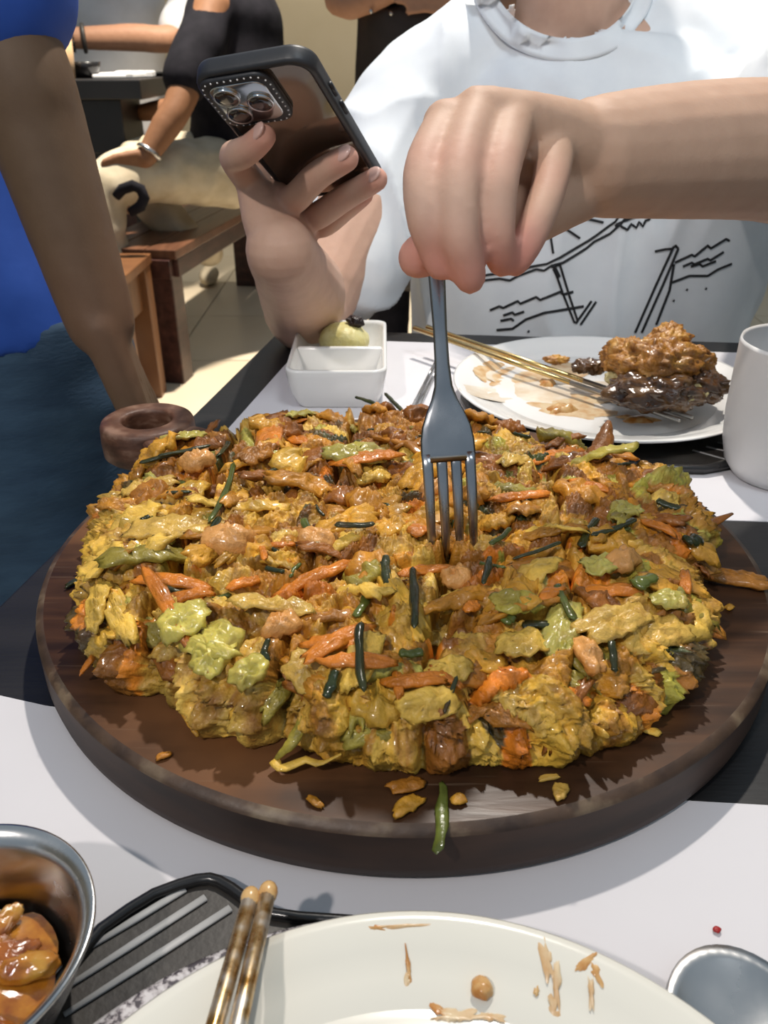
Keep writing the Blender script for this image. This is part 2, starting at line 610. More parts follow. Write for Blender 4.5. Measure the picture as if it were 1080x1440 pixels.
def blob_mesh(pts, hfun, thick, seed=0, amp=.25, n=48, dome=True):
    """irregular flat puddle: pts = (center, radius_x, radius_y, angle)"""
    (cx, cy), rx, ry, ang = pts
    rows = 6
    vs, fs = [], []
    ca, sa = math.cos(ang), math.sin(ang)
    def rad(a):
        return 1 + amp * noise.noise(Vector((math.cos(a) * 1.3 + seed * 7.1, math.sin(a) * 1.3, seed))) * 1.6 + amp * .6 * noise.noise(Vector((math.cos(a) * 4 + seed, math.sin(a) * 4, seed * 3)))
    for i in range(rows + 1):
        t = i / rows
        for k in range(n):
            a = 2 * math.pi * k / n
            r = rad(a) * t
            u, v = rx * r * math.cos(a), ry * r * math.sin(a)
            x, y = cx + u * ca - v * sa, cy + u * sa + v * ca
            vs.append((x, y, hfun(x, y) + thick * max(0, 1 - t ** 3) * (1 + .4 * noise.noise(Vector((x * 150, y * 150, seed))))))
    for i in range(rows):
        for k in range(n):
            k2 = (k + 1) % n
            fs.append((i * n + k, (i + 1) * n + k, (i + 1) * n + k2, i * n + k2))
    return MB().add(vs, fs)


def lump_mesh(c, r, amp=.3, freq=40, seed=0, seg=36, rings=22, rot=None, hexp=.9):
    mb = MB().ball((0, 0, 0), r, seg, rings, rot)
    out = []
    for p in mb.v:
        p = Vector(p)
        d = noise.fractal(p * freq + Vector((seed * 3.7, seed, -seed)), hexp, 2.1, 5)
        out.append(tuple(p * (1 + amp * d) + Vector(c)))
    mb.v = out
    return mb


# near plate on a speckled plate on a black tray
NPC = (.0096, .0569); NPR = .1186
z1 = TABZ + .0007
tr_ = empty('black_tray', (NPC[0], NPC[1], z1), 0, 'black melamine tray with white painted strokes under the near white plate', 'tray')
# tray outline in plan: a rounded body with an ear
tray_px = [(40, 1440), (80, 1370), (140, 1300), (180, 1272), (215, 1251), (250, 1238), (275, 1231), (294, 1229), (308, 1233), (325, 1243), (345, 1258), (362, 1270), (385, 1279), (420, 1284), (480, 1288), (560, 1294)]
top_pts = [PZ(x, y, z1 + .008) for x, y in tray_px]
outl = [Vector((p.x, p.y)) for p in top_pts]
outl += [Vector((.06, .155)), Vector((.10, .10)), Vector((.11, .03)), Vector((.05, -.05)), Vector((-.05, -.05)), Vector((-.11, .02)), Vector((-.12, .075))]
MB().prism(outl[::-1], z1, z1 + .004).build('base', M['dark_tray'], tr_, smooth=False)
MB().tube([(p.x, p.y, z1 + .0055) for p in outl + outl[:1]], .0022, 10, cap=False).build('rim', M['blackplastic'], tr_)
for a, b_ in (((228, 1339), (520 / 2 + 0, 1250)), ((172 / 2 + 0, 1393), (578 / 2, 1262)), ((180 / 2, 1427), (648 / 2, 1277))):
    pa, pb = PZ(a[0], a[1], z1 + .0046), PZ(b_[0], b_[1], z1 + .0046)
    if a[0] == 228:
        pa = PZ(116, 1338, z1 + .0046)
    MB().tube([pa, pa.lerp(pb, .5), pb], [.0010, .0016, .0016], 8, flat=.4).build('painted_stroke', M['stroke'], tr_)
sp = empty('speckled_plate', (NPC[0], NPC[1], z1 + .004), 0, 'grey speckled stone plate between the black tray and near white plate', 'plate')
MB().lathe([(0, z1 + .0045), (.09, z1 + .0045), (NPR + .0125, z1 + .0085), (NPR + .0140, z1 + .010), (NPR + .0125, z1 + .0105), (.09, z1 + .0070), (0, z1 + .0065)], (NPC[0] - .0065, NPC[1] - .006, 0), 128).build('dish', M['speckle'], sp)
NPZ = z1 + .0105
npl = plate('dinner_plate', NPC, NPR, NPZ - .002, 'cream plate with sauce smears at the near edge of the table', M['cream_porcelain'], rim=.016, well=.74, foot=.6)
hN = lambda x, y: plate_h(NPC, NPR, NPZ - .002, x, y, .016, .74)


def pz_surf(px, py, h, z=.77):
    for _ in range(4):
        p = PZ(px, py, z)
        z = h(p.x, p.y)
    return p


def smear(px, py, rx, ry, ang, h, name, m, parent, seed, thick=.0004, amp=.5):
    p = pz_surf(px, py, h)
    return blob_mesh(((p.x, p.y), rx, ry, ang), lambda x, y: h(x, y) + .00015, thick, seed, amp).build(name, m, parent)


for k, (px, py, rx, ry, a, dark) in enumerate([(825, 1352, .0035, .0012, .5, 1), (838, 1367, .0014, .0032, .2, 1), (832, 1395, .0009, .004, -.1, 0), (575, 1365, .0007, .0045, .15, 1), (572, 1385, .0009, .003, -.2, 0),
                                               (770, 1350, .0016, .006, .1, 0), (783, 1385, .0012, .006, -.1, 0), (755, 1395, .0008, .0012, 0, 1), (612, 1415, .0012, .004, .7, 1), (640, 1428, .006, .0022, .2, 0), (690, 1430, .005, .002, -.1, 0),
                                               (780, 1425, .002, .004, 0, 0), (560, 1303, .010, .0006, .05, 0), (530, 1305, .003, .0008, 0, 1)]):
    smear(px, py, rx, ry, a, hN, 'sauce_smear', M['smear_dark'] if dark else M['smear'], npl, k + 1)
p = pz_surf(677, 1393, hN)
o = lump_mesh((p.x, p.y, p.z + .0016), (.0032, .0038, .0026), .2, 300, 3).build('food_crumb', M['smear_dark'], None)
tag(o, 'small round browned crumb on the near cream plate', 'crumb')


# metal chopsticks
def chopstick(a, b, r0, r1, m_body, m_tip, label, group, tipfrac=.3, name='chopstick'):
    a, b = Vector(a), Vector(b)
    e = empty(name, tuple(a), 0, label, 'chopstick', group)
    q = a.lerp(b, 1 - tipfrac)
    up = Vector((0, 0, 1))
    rq = r0 + (r1 - r0) * (1 - tipfrac)
    MB().tube([a, a + (q - a).normalized() * .0008, a.lerp(q, .5), q], [r0 * .75, r0, (r0 + rq) / 2, rq], 12).build('shaft', m_body, e)
    MB().tube([q, q.lerp(b, .5), b - (b - q).normalized() * .001, b], [rq, (rq + r1) / 2, r1, r1 * .5], 12).build('tip', m_tip, e)
    return e


# near pair: resting on the near plate, tips pointing away from the viewer
zt = NPZ + .020
for (b_, a_, lab) in (((352, 1263), (305, 1450), 'left of two metal chopsticks with sauced tips on the near plate'),
                      ((377, 1255), (337, 1450), 'right of two metal chopsticks with sauced tips on the near plate')):
    tipp = PZ(b_[0], b_[1], zt + .002); low = PZ(a_[0], a_[1], zt - .001)
    end = tipp + (low - tipp).normalized() * .225
    end.z = low.z + (low.z - tipp.z) * .0 - .004 + .012
    chopstick(end, tipp, .0030, .0026, M['gold_worn'], M['gold_worn'], lab, 'metal chopsticks on the near plate', .4)
    MB().ball(tipp + Vector((0, .0, .0)), (.0031, .004, .0029), 14, 10).build('sauce_drop', M['smear_dark'], bpy.data.objects[-1] if False else COL.objects[-3])

# far plate
tz = TABZ + .0007
ft = empty('black_tray', (.19, .66, tz), 0, 'black tray with white strokes partly hidden under the far plate', 'tray')
FPC = (.186, .676); FPR = .127
an = [math.radians(a) for a in range(0, 360, 12)]
fo = []
for a in an:
    r = .118 + .026 * max(0, math.cos(a - math.radians(-62))) ** 6
    fo.append(Vector((FPC[0] + r * math.cos(a), FPC[1] + r * math.sin(a))))
MB().prism(fo, tz, tz + .004).build('base', M['dark_tray'], ft, smooth=False)
MB().tube([(p.x, p.y, tz + .005) for p in fo + fo[:1]], .003, 10, cap=False).build('rim', M['blackplastic'], ft)
for k in range(3):
    a = math.radians(-66 + 7 * k)
    d = Vector((math.cos(a), math.sin(a)))
    n_ = Vector((-d.y, d.x))
    p0 = Vector(FPC) + d * .112 + n_ * .0; p1 = Vector(FPC) + d * .137 + n_ * .012
    MB().tube([(p0.x, p0.y, tz + .0045), (p1.x, p1.y, tz + .0045)], .0011, 8, flat=.5).build('painted_stroke', M['stroke'], ft)
FPZ = tz + .0045
fpl = plate('dinner_plate', FPC, FPR, FPZ, 'white plate of half-eaten fried food on the far placemat', M['porcelain'], rim=.018, well=.70)
hF = lambda x, y: plate_h(FPC, FPR, FPZ, x, y, .018, .70)
for k, (px, py, rx, ry, a, dark, th) in enumerate([(765, 550, .062, .046, .1, 2, .0002), (730, 530, .040, .022, .1, 0, .0003), (800, 575, .035, .020, -.2, 0, .0005), (700, 520, .02, .012, .3, 0, .0003), (845, 560, .035, .012, .1, 0, .0008),
                                                   (790, 577, .012, .009, .2, 1, .005), (893, 590, .016, .008, -.3, 1, .003), (770, 540, .008, .008, .5, 1, .004), (800, 520, .025, .02, .2, 0, .0004)]):
    smear(px, py, rx, ry, a, hF, 'sauce_smear', (M['smear'], M['smear_dark'], M['wash'])[dark], fpl, k + 21, th, .4)

fc = empty('fried_chunk', tuple(PZ(915, 560, FPZ + .008)), 0, 'piled brown fried chunk with glazed greens on the far plate', 'food')
for nm, px, py, z, r, m, seed, amp, fr in (
        ('crumb_coating', 925, 512, .800, (.034, .026, .020), 'meat', 1, .30, 60), ('crumb_coating', 880, 500, .800, (.020, .020, .014), 'meat', 2, .3, 70), ('crumb_coating', 970, 508, .797, (.018, .018, .013), 'meat', 3, .3, 70),
        ('crumb_coating', 940, 478, .808, (.018, .016, .012), 'meat', 4, .3, 80),
        ('glazed_filling', 925, 550, .787, (.038, .024, .014), 'meat_dark', 5, .25, 55), ('glazed_filling', 975, 540, .786, (.024, .026, .013), 'meat_dark', 6, .3, 60), ('glazed_filling', 885, 525, .785, (.018, .016, .012), 'meat_dark', 7, .3, 60),
        ('glazed_filling', 828, 515, .783, (.016, .011, .006), 'meat_dark', 8, .35, 90), ('green_leaf', 882, 512, .795, (.010, .007, .010), 'herb', 9, .35, 80), ('green_leaf', 970, 552, .787, (.012, .010, .006), 'residue', 10, .4, 90),
        ('fried_crumb', 782, 506, .782, (.010, .006, .004), 'meat', 11, .4, 120), ('fried_crumb', 866, 533, .786, (.009, .007, .006), 'residue', 12, .3, 90)):
    lump_mesh(PZ(px, py, z), r, amp * (.75 if m == 'meat' else 1), fr * 1.5, seed, 72, 44, None, .45 if m == 'meat' else .7).build(nm, M[m], fc)

# far pair of chopsticks, gold, resting across the plate
zc_ = FPZ + .018
for (a_, b_, lab) in (((582, 461), (957, 592), 'lower of two gold chopsticks resting across the far plate'), ((600, 460), (975, 588), 'upper of two gold chopsticks resting across the far plate')):
    a3 = PZ(a_[0], a_[1], zc_ + .006); b3 = PZ(b_[0], b_[1], FPZ + .017)
    chopstick(a3, b3, .0027, .0019, M['gold'], M['silver'], lab, 'gold chopsticks on the far plate', .35)
# a pair of thin metal chopsticks lying on the paper beside the dish
for (a_, b_, lab) in (((613, 508), (582, 570), 'thin silver chopstick lying on far placemat, nearer the sauce dish'), ((618, 512), (588, 573), 'thin silver chopstick lying on far placemat, nearer the fork')):
    a3 = PZ(a_[0], a_[1], TABZ + .0027); b3 = PZ(b_[0], b_[1], TABZ + .0027)
    b3 = a3 + (b3 - a3) * 1.25
    chopstick(b3, a3, .0020, .0014, M['steel'], M['steel'], lab, 'silver chopsticks beside the sauce dish', .3)

# ------------------------------------------------------------------ cup
cupz = TABZ + .0007
cc = (.284, .542); cr = .0445; ch = .098
cup = empty('ceramic_cup', (cc[0], cc[1], cupz), 0, 'handleless matte white ceramic cup at the right edge of far placemat', 'cup')
prof = [(0, .003), (cr * .62, .003), (cr * .66, 0), (cr * .74, .001), (cr * .88, .010), (cr * .96, .024), (cr, .045), (cr * 1.0, ch - .003), (cr * .985, ch), (cr * .95, ch - .002), (cr * .935, .045), (cr * .9, .02), (cr * .7, .009), (0, .008)]
MB().lathe([(r, z + cupz) for r, z in prof], (cc[0], cc[1], 0), 96).build('cup_wall', M['cup'], cup)

# ------------------------------------------------------------------ two-part sauce dish
dz = TABZ + .0007
dish = empty('sauce_dish', (-.045, .74, dz), 0, 'white square-cornered two-compartment sauce dish on the far placemat', 'dish')


def rrect(cx, cy, hx, hy, r, n=6):
    out = []
    for sx, sy, a0 in ((1, -1, -90), (1, 1, 0), (-1, 1, 90), (-1, -1, 180)):
        for k in range(n + 1):
            a = math.radians(a0 + 90 * k / n)
            out.append((cx + sx * (hx - r) + r * math.cos(a), cy + sy * (hy - r) + r * math.sin(a)))
    return out


def loft(loops, cap0=True, cap1=True):
    n = len(loops[0])
    vs = [p for l in loops for p in l]
    fs = []
    for i in range(len(loops) - 1):
        for k in range(n):
            k2 = (k + 1) % n
            fs.append((i * n + k, i * n + k2, (i + 1) * n + k2, (i + 1) * n + k))
    if cap0: fs.append(tuple(reversed(range(n))))
    if cap1: fs.append(tuple((len(loops) - 1) * n + k for k in range(n)))
    return MB().add(vs, fs)


DCX, DCY, DHX, DHY, DH = -.040, .735, .0425, .075, .036
dl = [[(x, y, dz + z) for x, y in rrect(DCX, DCY, DHX * s, DHY * s2, r)] for z, s, s2, r in
      ((0, .78, .86, .010), (.002, .82, .885, .011), (.014, .93, .955, .012), (.03, .99, .995, .012), (DH - .002, 1.0, 1.0, .012), (DH, .985, .992, .011))]
# rim top then the outer wall is closed by the compartment floors below
rim_in = [[(x, y, dz + z) for x, y in rrect(DCX, DCY, DHX * s, DHY * s2, r)] for z, s, s2, r in ((DH, .93, .955, .010), (DH - .003, .905, .94, .010), (.008, .74, .86, .009))]
loft(dl + rim_in).build('body', M['porcelain'], dish)
mbd = MB().box((DCX, DCY, dz + .008 + .0125), (DHX * 1.80, .006, .025))
mbd.build('divider', M['porcelain'], dish, bevel=.002)
o = lump_mesh((DCX + .002, DCY + .036, dz + .027), (.024, .021, .017), .10, 50, 4).build('potato_salad', M['potato'], None)
tag(o, 'pale yellow mound of potato salad in the far sauce compartment', 'food')
o = lump_mesh((DCX + .013, DCY + .036, dz + .0455), (.008, .006, .0055), .3, 200, 5).build('raisin', M['raisin'], None)
tag(o, 'shrivelled black raisin on top of the potato salad', 'raisin')
o = blob_mesh(((DCX - .004, DCY - .038), .016, .010, .2), lambda x, y: dz + .0085, .004, 6, .5).build('sauce_residue', M['residue'], None)
tag(o, 'yellowish sauce remains in the near sauce compartment', 'sauce')

# ------------------------------------------------------------------ steel bowl with orange stew
bz = TABZ + .0007
SBC = Vector((-.1295, .1565, bz + .036))
SR = .0405
bw = empty('steel_bowl', (SBC.x, SBC.y, bz), 0, 'small stainless steel bowl of orange stew at the lower left corner', 'bowl')
bp_ = [(0, 0), (SR * .55, 0), (SR * .72, .006), (SR * .86, .018), (SR * .95, .031), (SR * 1.02, .0345), (SR * 1.045, .036), (SR * 1.045, .037), (SR * 1.02, .0372), (SR * .93, .034), (SR * .90, .031), (SR * .82, .018), (SR * .68, .0075), (SR * .5, .002), (0, .002)]
MB().lathe([(r, z + bz) for r, z in bp_], (SBC.x, SBC.y, 0), 96).build('bowl_wall', M['steel'], bw)
st = empty('orange_stew', (SBC.x, SBC.y, bz + .004), 0, 'orange saucy stew inside the steel bowl', 'food')
blob_mesh(((SBC.x - .004, SBC.y - .004), SR * .80, SR * .80, 0), lambda x, y: bz + .014, .007, 3, .14, 64).build('sauce', M['sauce'], st)
for k in range(30):
    a = random.uniform(0, 6.28); r = .029 * math.sqrt(random.random())
    lump_mesh((SBC.x - .003 + r * math.cos(a), SBC.y - .004 + r * math.sin(a), bz + .0205), (random.uniform(.004, .010), random.uniform(.003, .006), .0035), .35, 160, k, 24, 14, Matrix.Rotation(a, 3, 'Z'), .6).build('stew_piece', (M['sauce'], M['sauce2'], M['sauce'], M['sauce2'], M['sauce'], M['sauce2'], M['herb'])[k % 7], st)

# ------------------------------------------------------------------ spoon at lower right
sc_ = PZ(1040, 1432, TABZ + .006)
spn = empty('metal_spoon', (sc_.x, sc_.y, TABZ), 0, 'brushed steel spoon lying on the near placemat at lower right', 'spoon')
ra = .0245
rows = []
vs, fs = [], []
for i in range(9):
    t = i / 8
    for k in range(40):
        a = 2 * math.pi * k / 40
        vs.append((sc_.x + ra * 1.0 * t * math.cos(a), sc_.y + ra * 1.25 * t * math.sin(a) - .008, TABZ + .0015 + .007 * t * t))
for i in range(8):
    for k in range(40):
        k2 = (k + 1) % 40
        fs.append((i * 40 + k, (i + 1) * 40 + k, (i + 1) * 40 + k2, i * 40 + k2))
ob = MB().add(vs, fs).build('spoon_bowl', M['steel'], spn)
sm_ = ob.modifiers.new('solid', 'SOLIDIFY'); sm_.thickness = .0012; sm_.offset = 1
MB().tube([(sc_.x + .002, sc_.y - .036, TABZ + .009), (sc_.x + .004, sc_.y - .055, TABZ + .012), (sc_.x + .012, sc_.y - .10, TABZ + .010), (sc_.x + .02, sc_.y - .16, TABZ + .0045)], [.004, .003, .0035, .005], 12, flat=.45).build('handle', M['steel'], spn)
p = PZ(1008, 1309, TABZ + .001)
o = lump_mesh(p + Vector((0, 0, .0006)), (.0013, .0012, .0009), .4, 600, 2, 14, 8).build('chilli_flake', mat('red_chilli', (.35, .01, .01), 30, .4), None)
tag(o, 'tiny red chilli flake on the near placemat', 'chilli flake')


# ------------------------------------------------------------------ fork
def make_fork():
    tip = Vector((.0330, .3385, .8080))
    top = PY(609, 300, .384)
    axis = (top - tip).normalized()
    side = Vector((1, 0.02, 0.0)); side = (side - axis * side.dot(axis)).normalized()
    nrm = axis.cross(side)           # towards / away from the camera
    if nrm.y > 0: nrm = -nrm
    e = empty('dinner_fork', tuple(tip), 0, 'dark steel four-tine fork stuck upright in the pancake', 'fork')
    L = .205
    def P(s, u, bow):
        return tip + axis * s + side * u + nrm * bow
    def bow(s):   # gentle curve of the head
        t = max(0, min(1, s / .075))
        return .006 * math.sin(math.pi * t) - .002 * (1 - t)
    # head + neck + handle as a lofted flat bar
    prof = [(.046, .0122), (.050, .0125), (.056, .0123), (.062, .0112), (.068, .0088), (.074, .0060), (.080, .0042), (.090, .0034), (.105, .0032), (.125, .0037), (.145, .0046), (.165, .0056), (.180, .0062), (.188, .0048), (.190, .001)]
    loops = []
    for s, w in prof:
        th = .0011 if s < .07 else .0016
        loops.append([P(s, w * math.cos(a) , bow(s) + th * math.sin(a)) for a in [2 * math.pi * k / 16 for k in range(16)]])
    loft(loops).build('handle', M['fork_steel'], e)
    for k in range(4):
        u0 = -.00975 + .0065 * k
        cl = []
        rr = []
        for j in range(9):
            s = .051 * (1 - j / 8)
            cl.append((s, u0 * (1 + .02 * j / 8)))
        loops = []
        for s, u in cl:
            w = .0026 - .0009 * max(0, (1 - s / .049)) ** 2 - (.0008 if s < .002 else 0)
            loops.append([P(s - .001, u + w * (1 if abs(math.cos(a)) < .01 else 1) * math.cos(a), bow(s) + .0011 * math.sin(a)) for a in [2 * math.pi * q / 10 + .3 for q in range(10)]])
        loft(loops).build('tine', M['fork_steel'], e)
    # shoulder between tines
    return e


fork = make_fork()
# ------------------------------------------------------------------ the big vegetable pancake
PKC = Vector((.0085, .385))
out_px = [(200, 642, .800), (300, 600, .808), (420, 576, .810), (540, 566, .812), (700, 580, .812), (790, 614, .810), (870, 645, .800), (940, 690, .790), (978, 735, .786), (988, 800, .786), (992, 880, .786), (985, 945, .786), (925, 1000, .786),
          (830, 1052, .786), (700, 1072, .785), (600, 1078, .785), (500, 1074, .785), (400, 1035, .785), (280, 1022, .785), (240, 985, .785), (145, 950, .786), (112, 900, .788), (104, 850, .795), (130, 775, .798), (152, 705, .800)]
ang_r = []
for x, y, z in out_px:
    p = PZ(x, y, z)
    d = Vector((p.x, p.y)) - PKC
    ang_r.append((math.atan2(d.y, d.x), d.length))
ang_r.sort()
_A = np.array([a for a, r in ang_r]); _Rr = np.array([r for a, r in ang_r])
_A = np.concatenate([_A - 2 * np.pi, _A, _A + 2 * np.pi]); _Rr = np.tile(_Rr, 3)


def outline_r(a):
    return np.interp(a, _A, _Rr)


def vnoise(x, y, seed):
    r_ = np.random.default_rng(seed)
    Lt = r_.random((256, 256)) * 2 - 1
    x0 = np.floor(x).astype(int); y0 = np.floor(y).astype(int)
    fx = x - x0; fy = y - y0
    fx = fx * fx * (3 - 2 * fx); fy = fy * fy * (3 - 2 * fy)
    g = lambda i, j: Lt[i & 255, j & 255]
    return (g(x0, y0) * (1 - fx) + g(x0 + 1, y0) * fx) * (1 - fy) + (g(x0, y0 + 1) * (1 - fx) + g(x0 + 1, y0 + 1) * fx) * fy


def ridged(x, y, f, octv, seed):
    out = np.zeros_like(x); amp = 1.0; tot = 0
    for o_ in range(octv):
        out += amp * (1 - np.abs(vnoise(x * f + 17.3 * o_, y * f - 9.1 * o_, seed + o_)) * 2)
        tot += amp; amp *= .55; f *= 2.05
    return out / tot


PZ0 = BZ + .0008           # underside
PTH = .0245                 # body thickness before the flakes
NA, NR = 900, 250
ai = np.linspace(-np.pi, np.pi, NA, endpoint=False)
ro_ = outline_r(ai)
wob = np.array([.0045 * noise.noise(Vector((math.cos(a) * 6, math.sin(a) * 6, 1.3))) + .003 * noise.noise(Vector((math.cos(a) * 17, math.sin(a) * 17, 4.3))) for a in ai])
ro_ = ro_ + wob - .003
sj = np.linspace(0, 1, NR)
# s<=.84: top ; beyond: rounded edge going down to the board
top_s = np.minimum(sj / .70, 1.0)
edge_t = np.clip((sj - .70) / .30, 0, 1)
EDGE = .040
rad = (ro_[:, None] - EDGE) * top_s[None, :] + EDGE * np.sin(edge_t * np.pi / 2)[None, :] ** .8
zz = np.ones((NA, 1)) * (PZ0 + PTH * np.cos(edge_t * np.pi / 2) ** .70)[None, :]
X = PKC.x + rad * np.cos(ai)[:, None]
Y = PKC.y + rad * np.sin(ai)[:, None]

# palette of the batter-coated shreds (linear rgb)
PAL = {
    'gold': [(.52, .25, .024), (.57, .30, .035), (.46, .20, .018), (.60, .35, .055)],
    'pale': [(.66, .41, .065), (.70, .46, .09), (.60, .355, .045)],
    'green': [(.36, .31, .045), (.42, .37, .07), (.30, .25, .03)],
    'brown': [(.30, .12, .018), (.22, .08, .012), (.38, .17, .025)],
    'orange': [(.60, .20, .018), (.55, .16, .012)],
    'dark': [(.07, .045, .012), (.05, .06, .015)],
}


def zone_kind(x, y):
    """what the photo shows in each part of the cake"""
    u, v = (x - PKC.x) / .16, (y - PKC.y) / .16
    w = {'gold': .36, 'pale': .14, 'green': .12, 'brown': .27, 'orange': .05, 'dark': .06}
    if u < -.3 and v < .3: w.update(pale=.50, brown=.07, gold=.32, green=.07)
    if v > .05: w.update(brown=.40, gold=.38, pale=.08, green=.08)
    if v > .45: w.update(brown=.48, gold=.34, pale=.06, green=.08)
    if u > .3 and v > -.25: w.update(green=.20, brown=.34, gold=.28, pale=.06)
    if v < -.35 and u > -.3: w.update(gold=.42, pale=.32, green=.10, brown=.10)
    if abs(u) < .35 and abs(v) < .4: w.update(brown=.24, gold=.46)
    ks = list(w)
    return random.choices(ks, [w[k] for k in ks])[0]


hmap = np.zeros_like(X)
col = np.zeros(X.shape + (3,)); col[:] = (.34, .18, .03)
best = np.full(X.shape, -1.0)
NF = 1500
for k in range(NF):
    a = random.uniform(-math.pi, math.pi)
    rr = math.sqrt(random.random()) * float(outline_r(a)) * .985
    cx, cy = PKC.x + rr * math.cos(a), PKC.y + rr * math.sin(a)
    th = 2.2 * noise.noise(Vector((cx * 9, cy * 9, 2.2))) + random.gauss(0, .7)
    if rr > .135: th = a + random.gauss(0.5, .8)
    L_ = random.uniform(.007, .022)
    W2 = random.uniform(.0032, .0080)
    hp = random.uniform(.000, .0125) + .0025 * noise.noise(Vector((cx * 28, cy * 28, 8)))
    tx, ty = random.gauss(0, .18), random.gauss(0, .22)
    cn, sn = math.cos(th), math.sin(th)
    m_ = (np.abs(X - cx) < L_ * 1.3) & (np.abs(Y - cy) < L_ * 1.3)
    if not m_.any(): continue
    dx, dy = X[m_] - cx, Y[m_] - cy
    bend = random.uniform(-18, 18)
    u = dx * cn + dy * sn
    v = -dx * sn + dy * cn + bend * u * u
    q = (np.abs(u) / L_) ** 3 + (np.abs(v) / W2) ** 2.4
    hh = hp + tx * u + ty * v - .0050 * q
    cur = best[m_]
    take = (hh > cur) & (q < 2.2)
    kk = zone_kind(cx, cy)
    c_ = np.array(random.choice(PAL[kk])) * random.uniform(.85, 1.12)
    toast = np.array((.30, .11, .014))
    tt = np.clip((hh - hp + .004) / .005, 0, 1) * random.uniform(0, .55) * (kk in ('gold', 'pale', 'brown'))
    cc_ = c_[None, :] * (1 - tt[:, None]) + toast[None, :] * tt[:, None]
    tmp = best[m_]; tmp[take] = hh[take]; best[m_] = tmp
    tc_ = col[m_]; tc_[take] = cc_[take]; col[m_] = tc_
hmap = np.maximum(best, -.002)
# knife cuts across the cake
CUTS = [(PZ(590, 1070, .80), PZ(655, 600, .81)), (PZ(385, 1010, .80), PZ(500, 590, .81)), (PZ(830, 1050, .80), PZ(770, 620, .81)), (PZ(215, 900, .80), PZ(330, 620, .81)),
        (PZ(140, 820, .81), PZ(980, 770, .81)), (PZ(200, 690, .81), PZ(930, 690, .81)), (PZ(150, 930, .80), PZ(980, 890, .80))]


def cut_dist(x, y):
    d = 1e3
    for a, b in CUTS:
        ax, ay, bx, by = a.x, a.y, b.x, b.y
        n = math.hypot(bx - ax, by - ay)
        dd = abs((x - ax) * (by - ay) - (y - ay) * (bx - ax)) / n
        d = min(d, dd)
    return d


for a, b in CUTS:
    n = math.hypot(b.x - a.x, b.y - a.y)
    wig = .0012 * np.sin(X * 160) + .0012 * np.sin(Y * 190)
    dd = np.abs((X - a.x) * (b.y - a.y) - (Y - a.y) * (b.x - a.x)) / n + wig
    g = np.exp(-(dd / .0020) ** 2)
    hmap -= g * .015
# fine crinkle
warpx = X + .004 * vnoise(X * 90, Y * 90, 5); warpy = Y + .004 * vnoise(X * 90, Y * 90, 6)
fine = ridged(warpx, warpy, 120, 4, 11) * 1.6 - .8 + .9 * vnoise(X * 900, Y * 900, 31)
colv = 1 + .28 * ridged(warpy, warpx, 160, 4, 51)[..., None]
col *= np.clip(colv, .6, 1.35)
tb_ = np.clip((ridged(warpx, warpy, 70, 4, 77) - .35) * 1.6, 0, .75)[..., None]
col = col * (1 - tb_) + np.array((.26, .095, .014)) * tb_
topw = np.cos(edge_t * np.pi / 2)[None, :]
Zt = zz + hmap * (.35 + .65 * topw) * np.minimum(1, (1 - edge_t[None, :]) * 4) + fine * .0016
# edge: push in/out so that the rim is ragged
arc = (ai * .15)[:, None] + np.zeros_like(Zt)
rag_ = ridged(arc + .004 * vnoise(arc * 80, Zt * 80, 9), Zt * 1.6 + .5, 75, 5, 61) - .25
push = (hmap * .75 + fine * .0022 + rag_ * .0085) * np.sin(edge_t * np.pi / 2)[None, :] * np.minimum(1, (1 - edge_t[None, :]) * 4 + .3)
X2 = X + push * np.cos(ai)[:, None]
Y2 = Y + push * np.sin(ai)[:, None]
Zt[:, -1] = PZ0
# drop the base mid height where the photo shows the cake thinner (back right)
verts = np.stack([X2, Y2, Zt], -1)
verts[:, 0, :] = verts[:, 0, :].mean(0)
me = bpy.data.meshes.new('pancake_body')
V = verts.reshape(-1, 3)
ii, jj = np.meshgrid(np.arange(NA), np.arange(NR - 1), indexing='ij')
i2 = (ii + 1) % NA
quads = np.stack([ii * NR + jj, ii * NR + jj + 1, i2 * NR + jj + 1, i2 * NR + jj], -1).reshape(-1, 4)
nv, nq = len(V), len(quads)
me.vertices.add(nv + 1)
me.vertices.foreach_set('co', np.concatenate([V.ravel(), [PKC.x, PKC.y, PZ0]]))
# underside fan
ring = (np.arange(NA)) * NR + NR - 1
tris = np.stack([ring, np.full(NA, nv), np.roll(ring, -1)], -1)
me.loops.add(nq * 4 + NA * 3)
me.loops.foreach_set('vertex_index', np.concatenate([quads.ravel(), tris.ravel()]).astype(np.int32))
me.polygons.add(nq + NA)
me.polygons.foreach_set('loop_start', np.concatenate([np.arange(nq) * 4, nq * 4 + np.arange(NA) * 3]).astype(np.int32))
me.polygons.foreach_set('loop_total', np.concatenate([np.full(nq, 4), np.full(NA, 3)]).astype(np.int32))
me.update(calc_edges=True)
me.validate()
ca_ = me.color_attributes.new('Col', 'FLOAT_COLOR', 'POINT')
cdat = np.ones((nv + 1, 4)); cdat[:nv, :3] = col.reshape(-1, 3)
ca_.data.foreach_set('color', cdat.ravel())


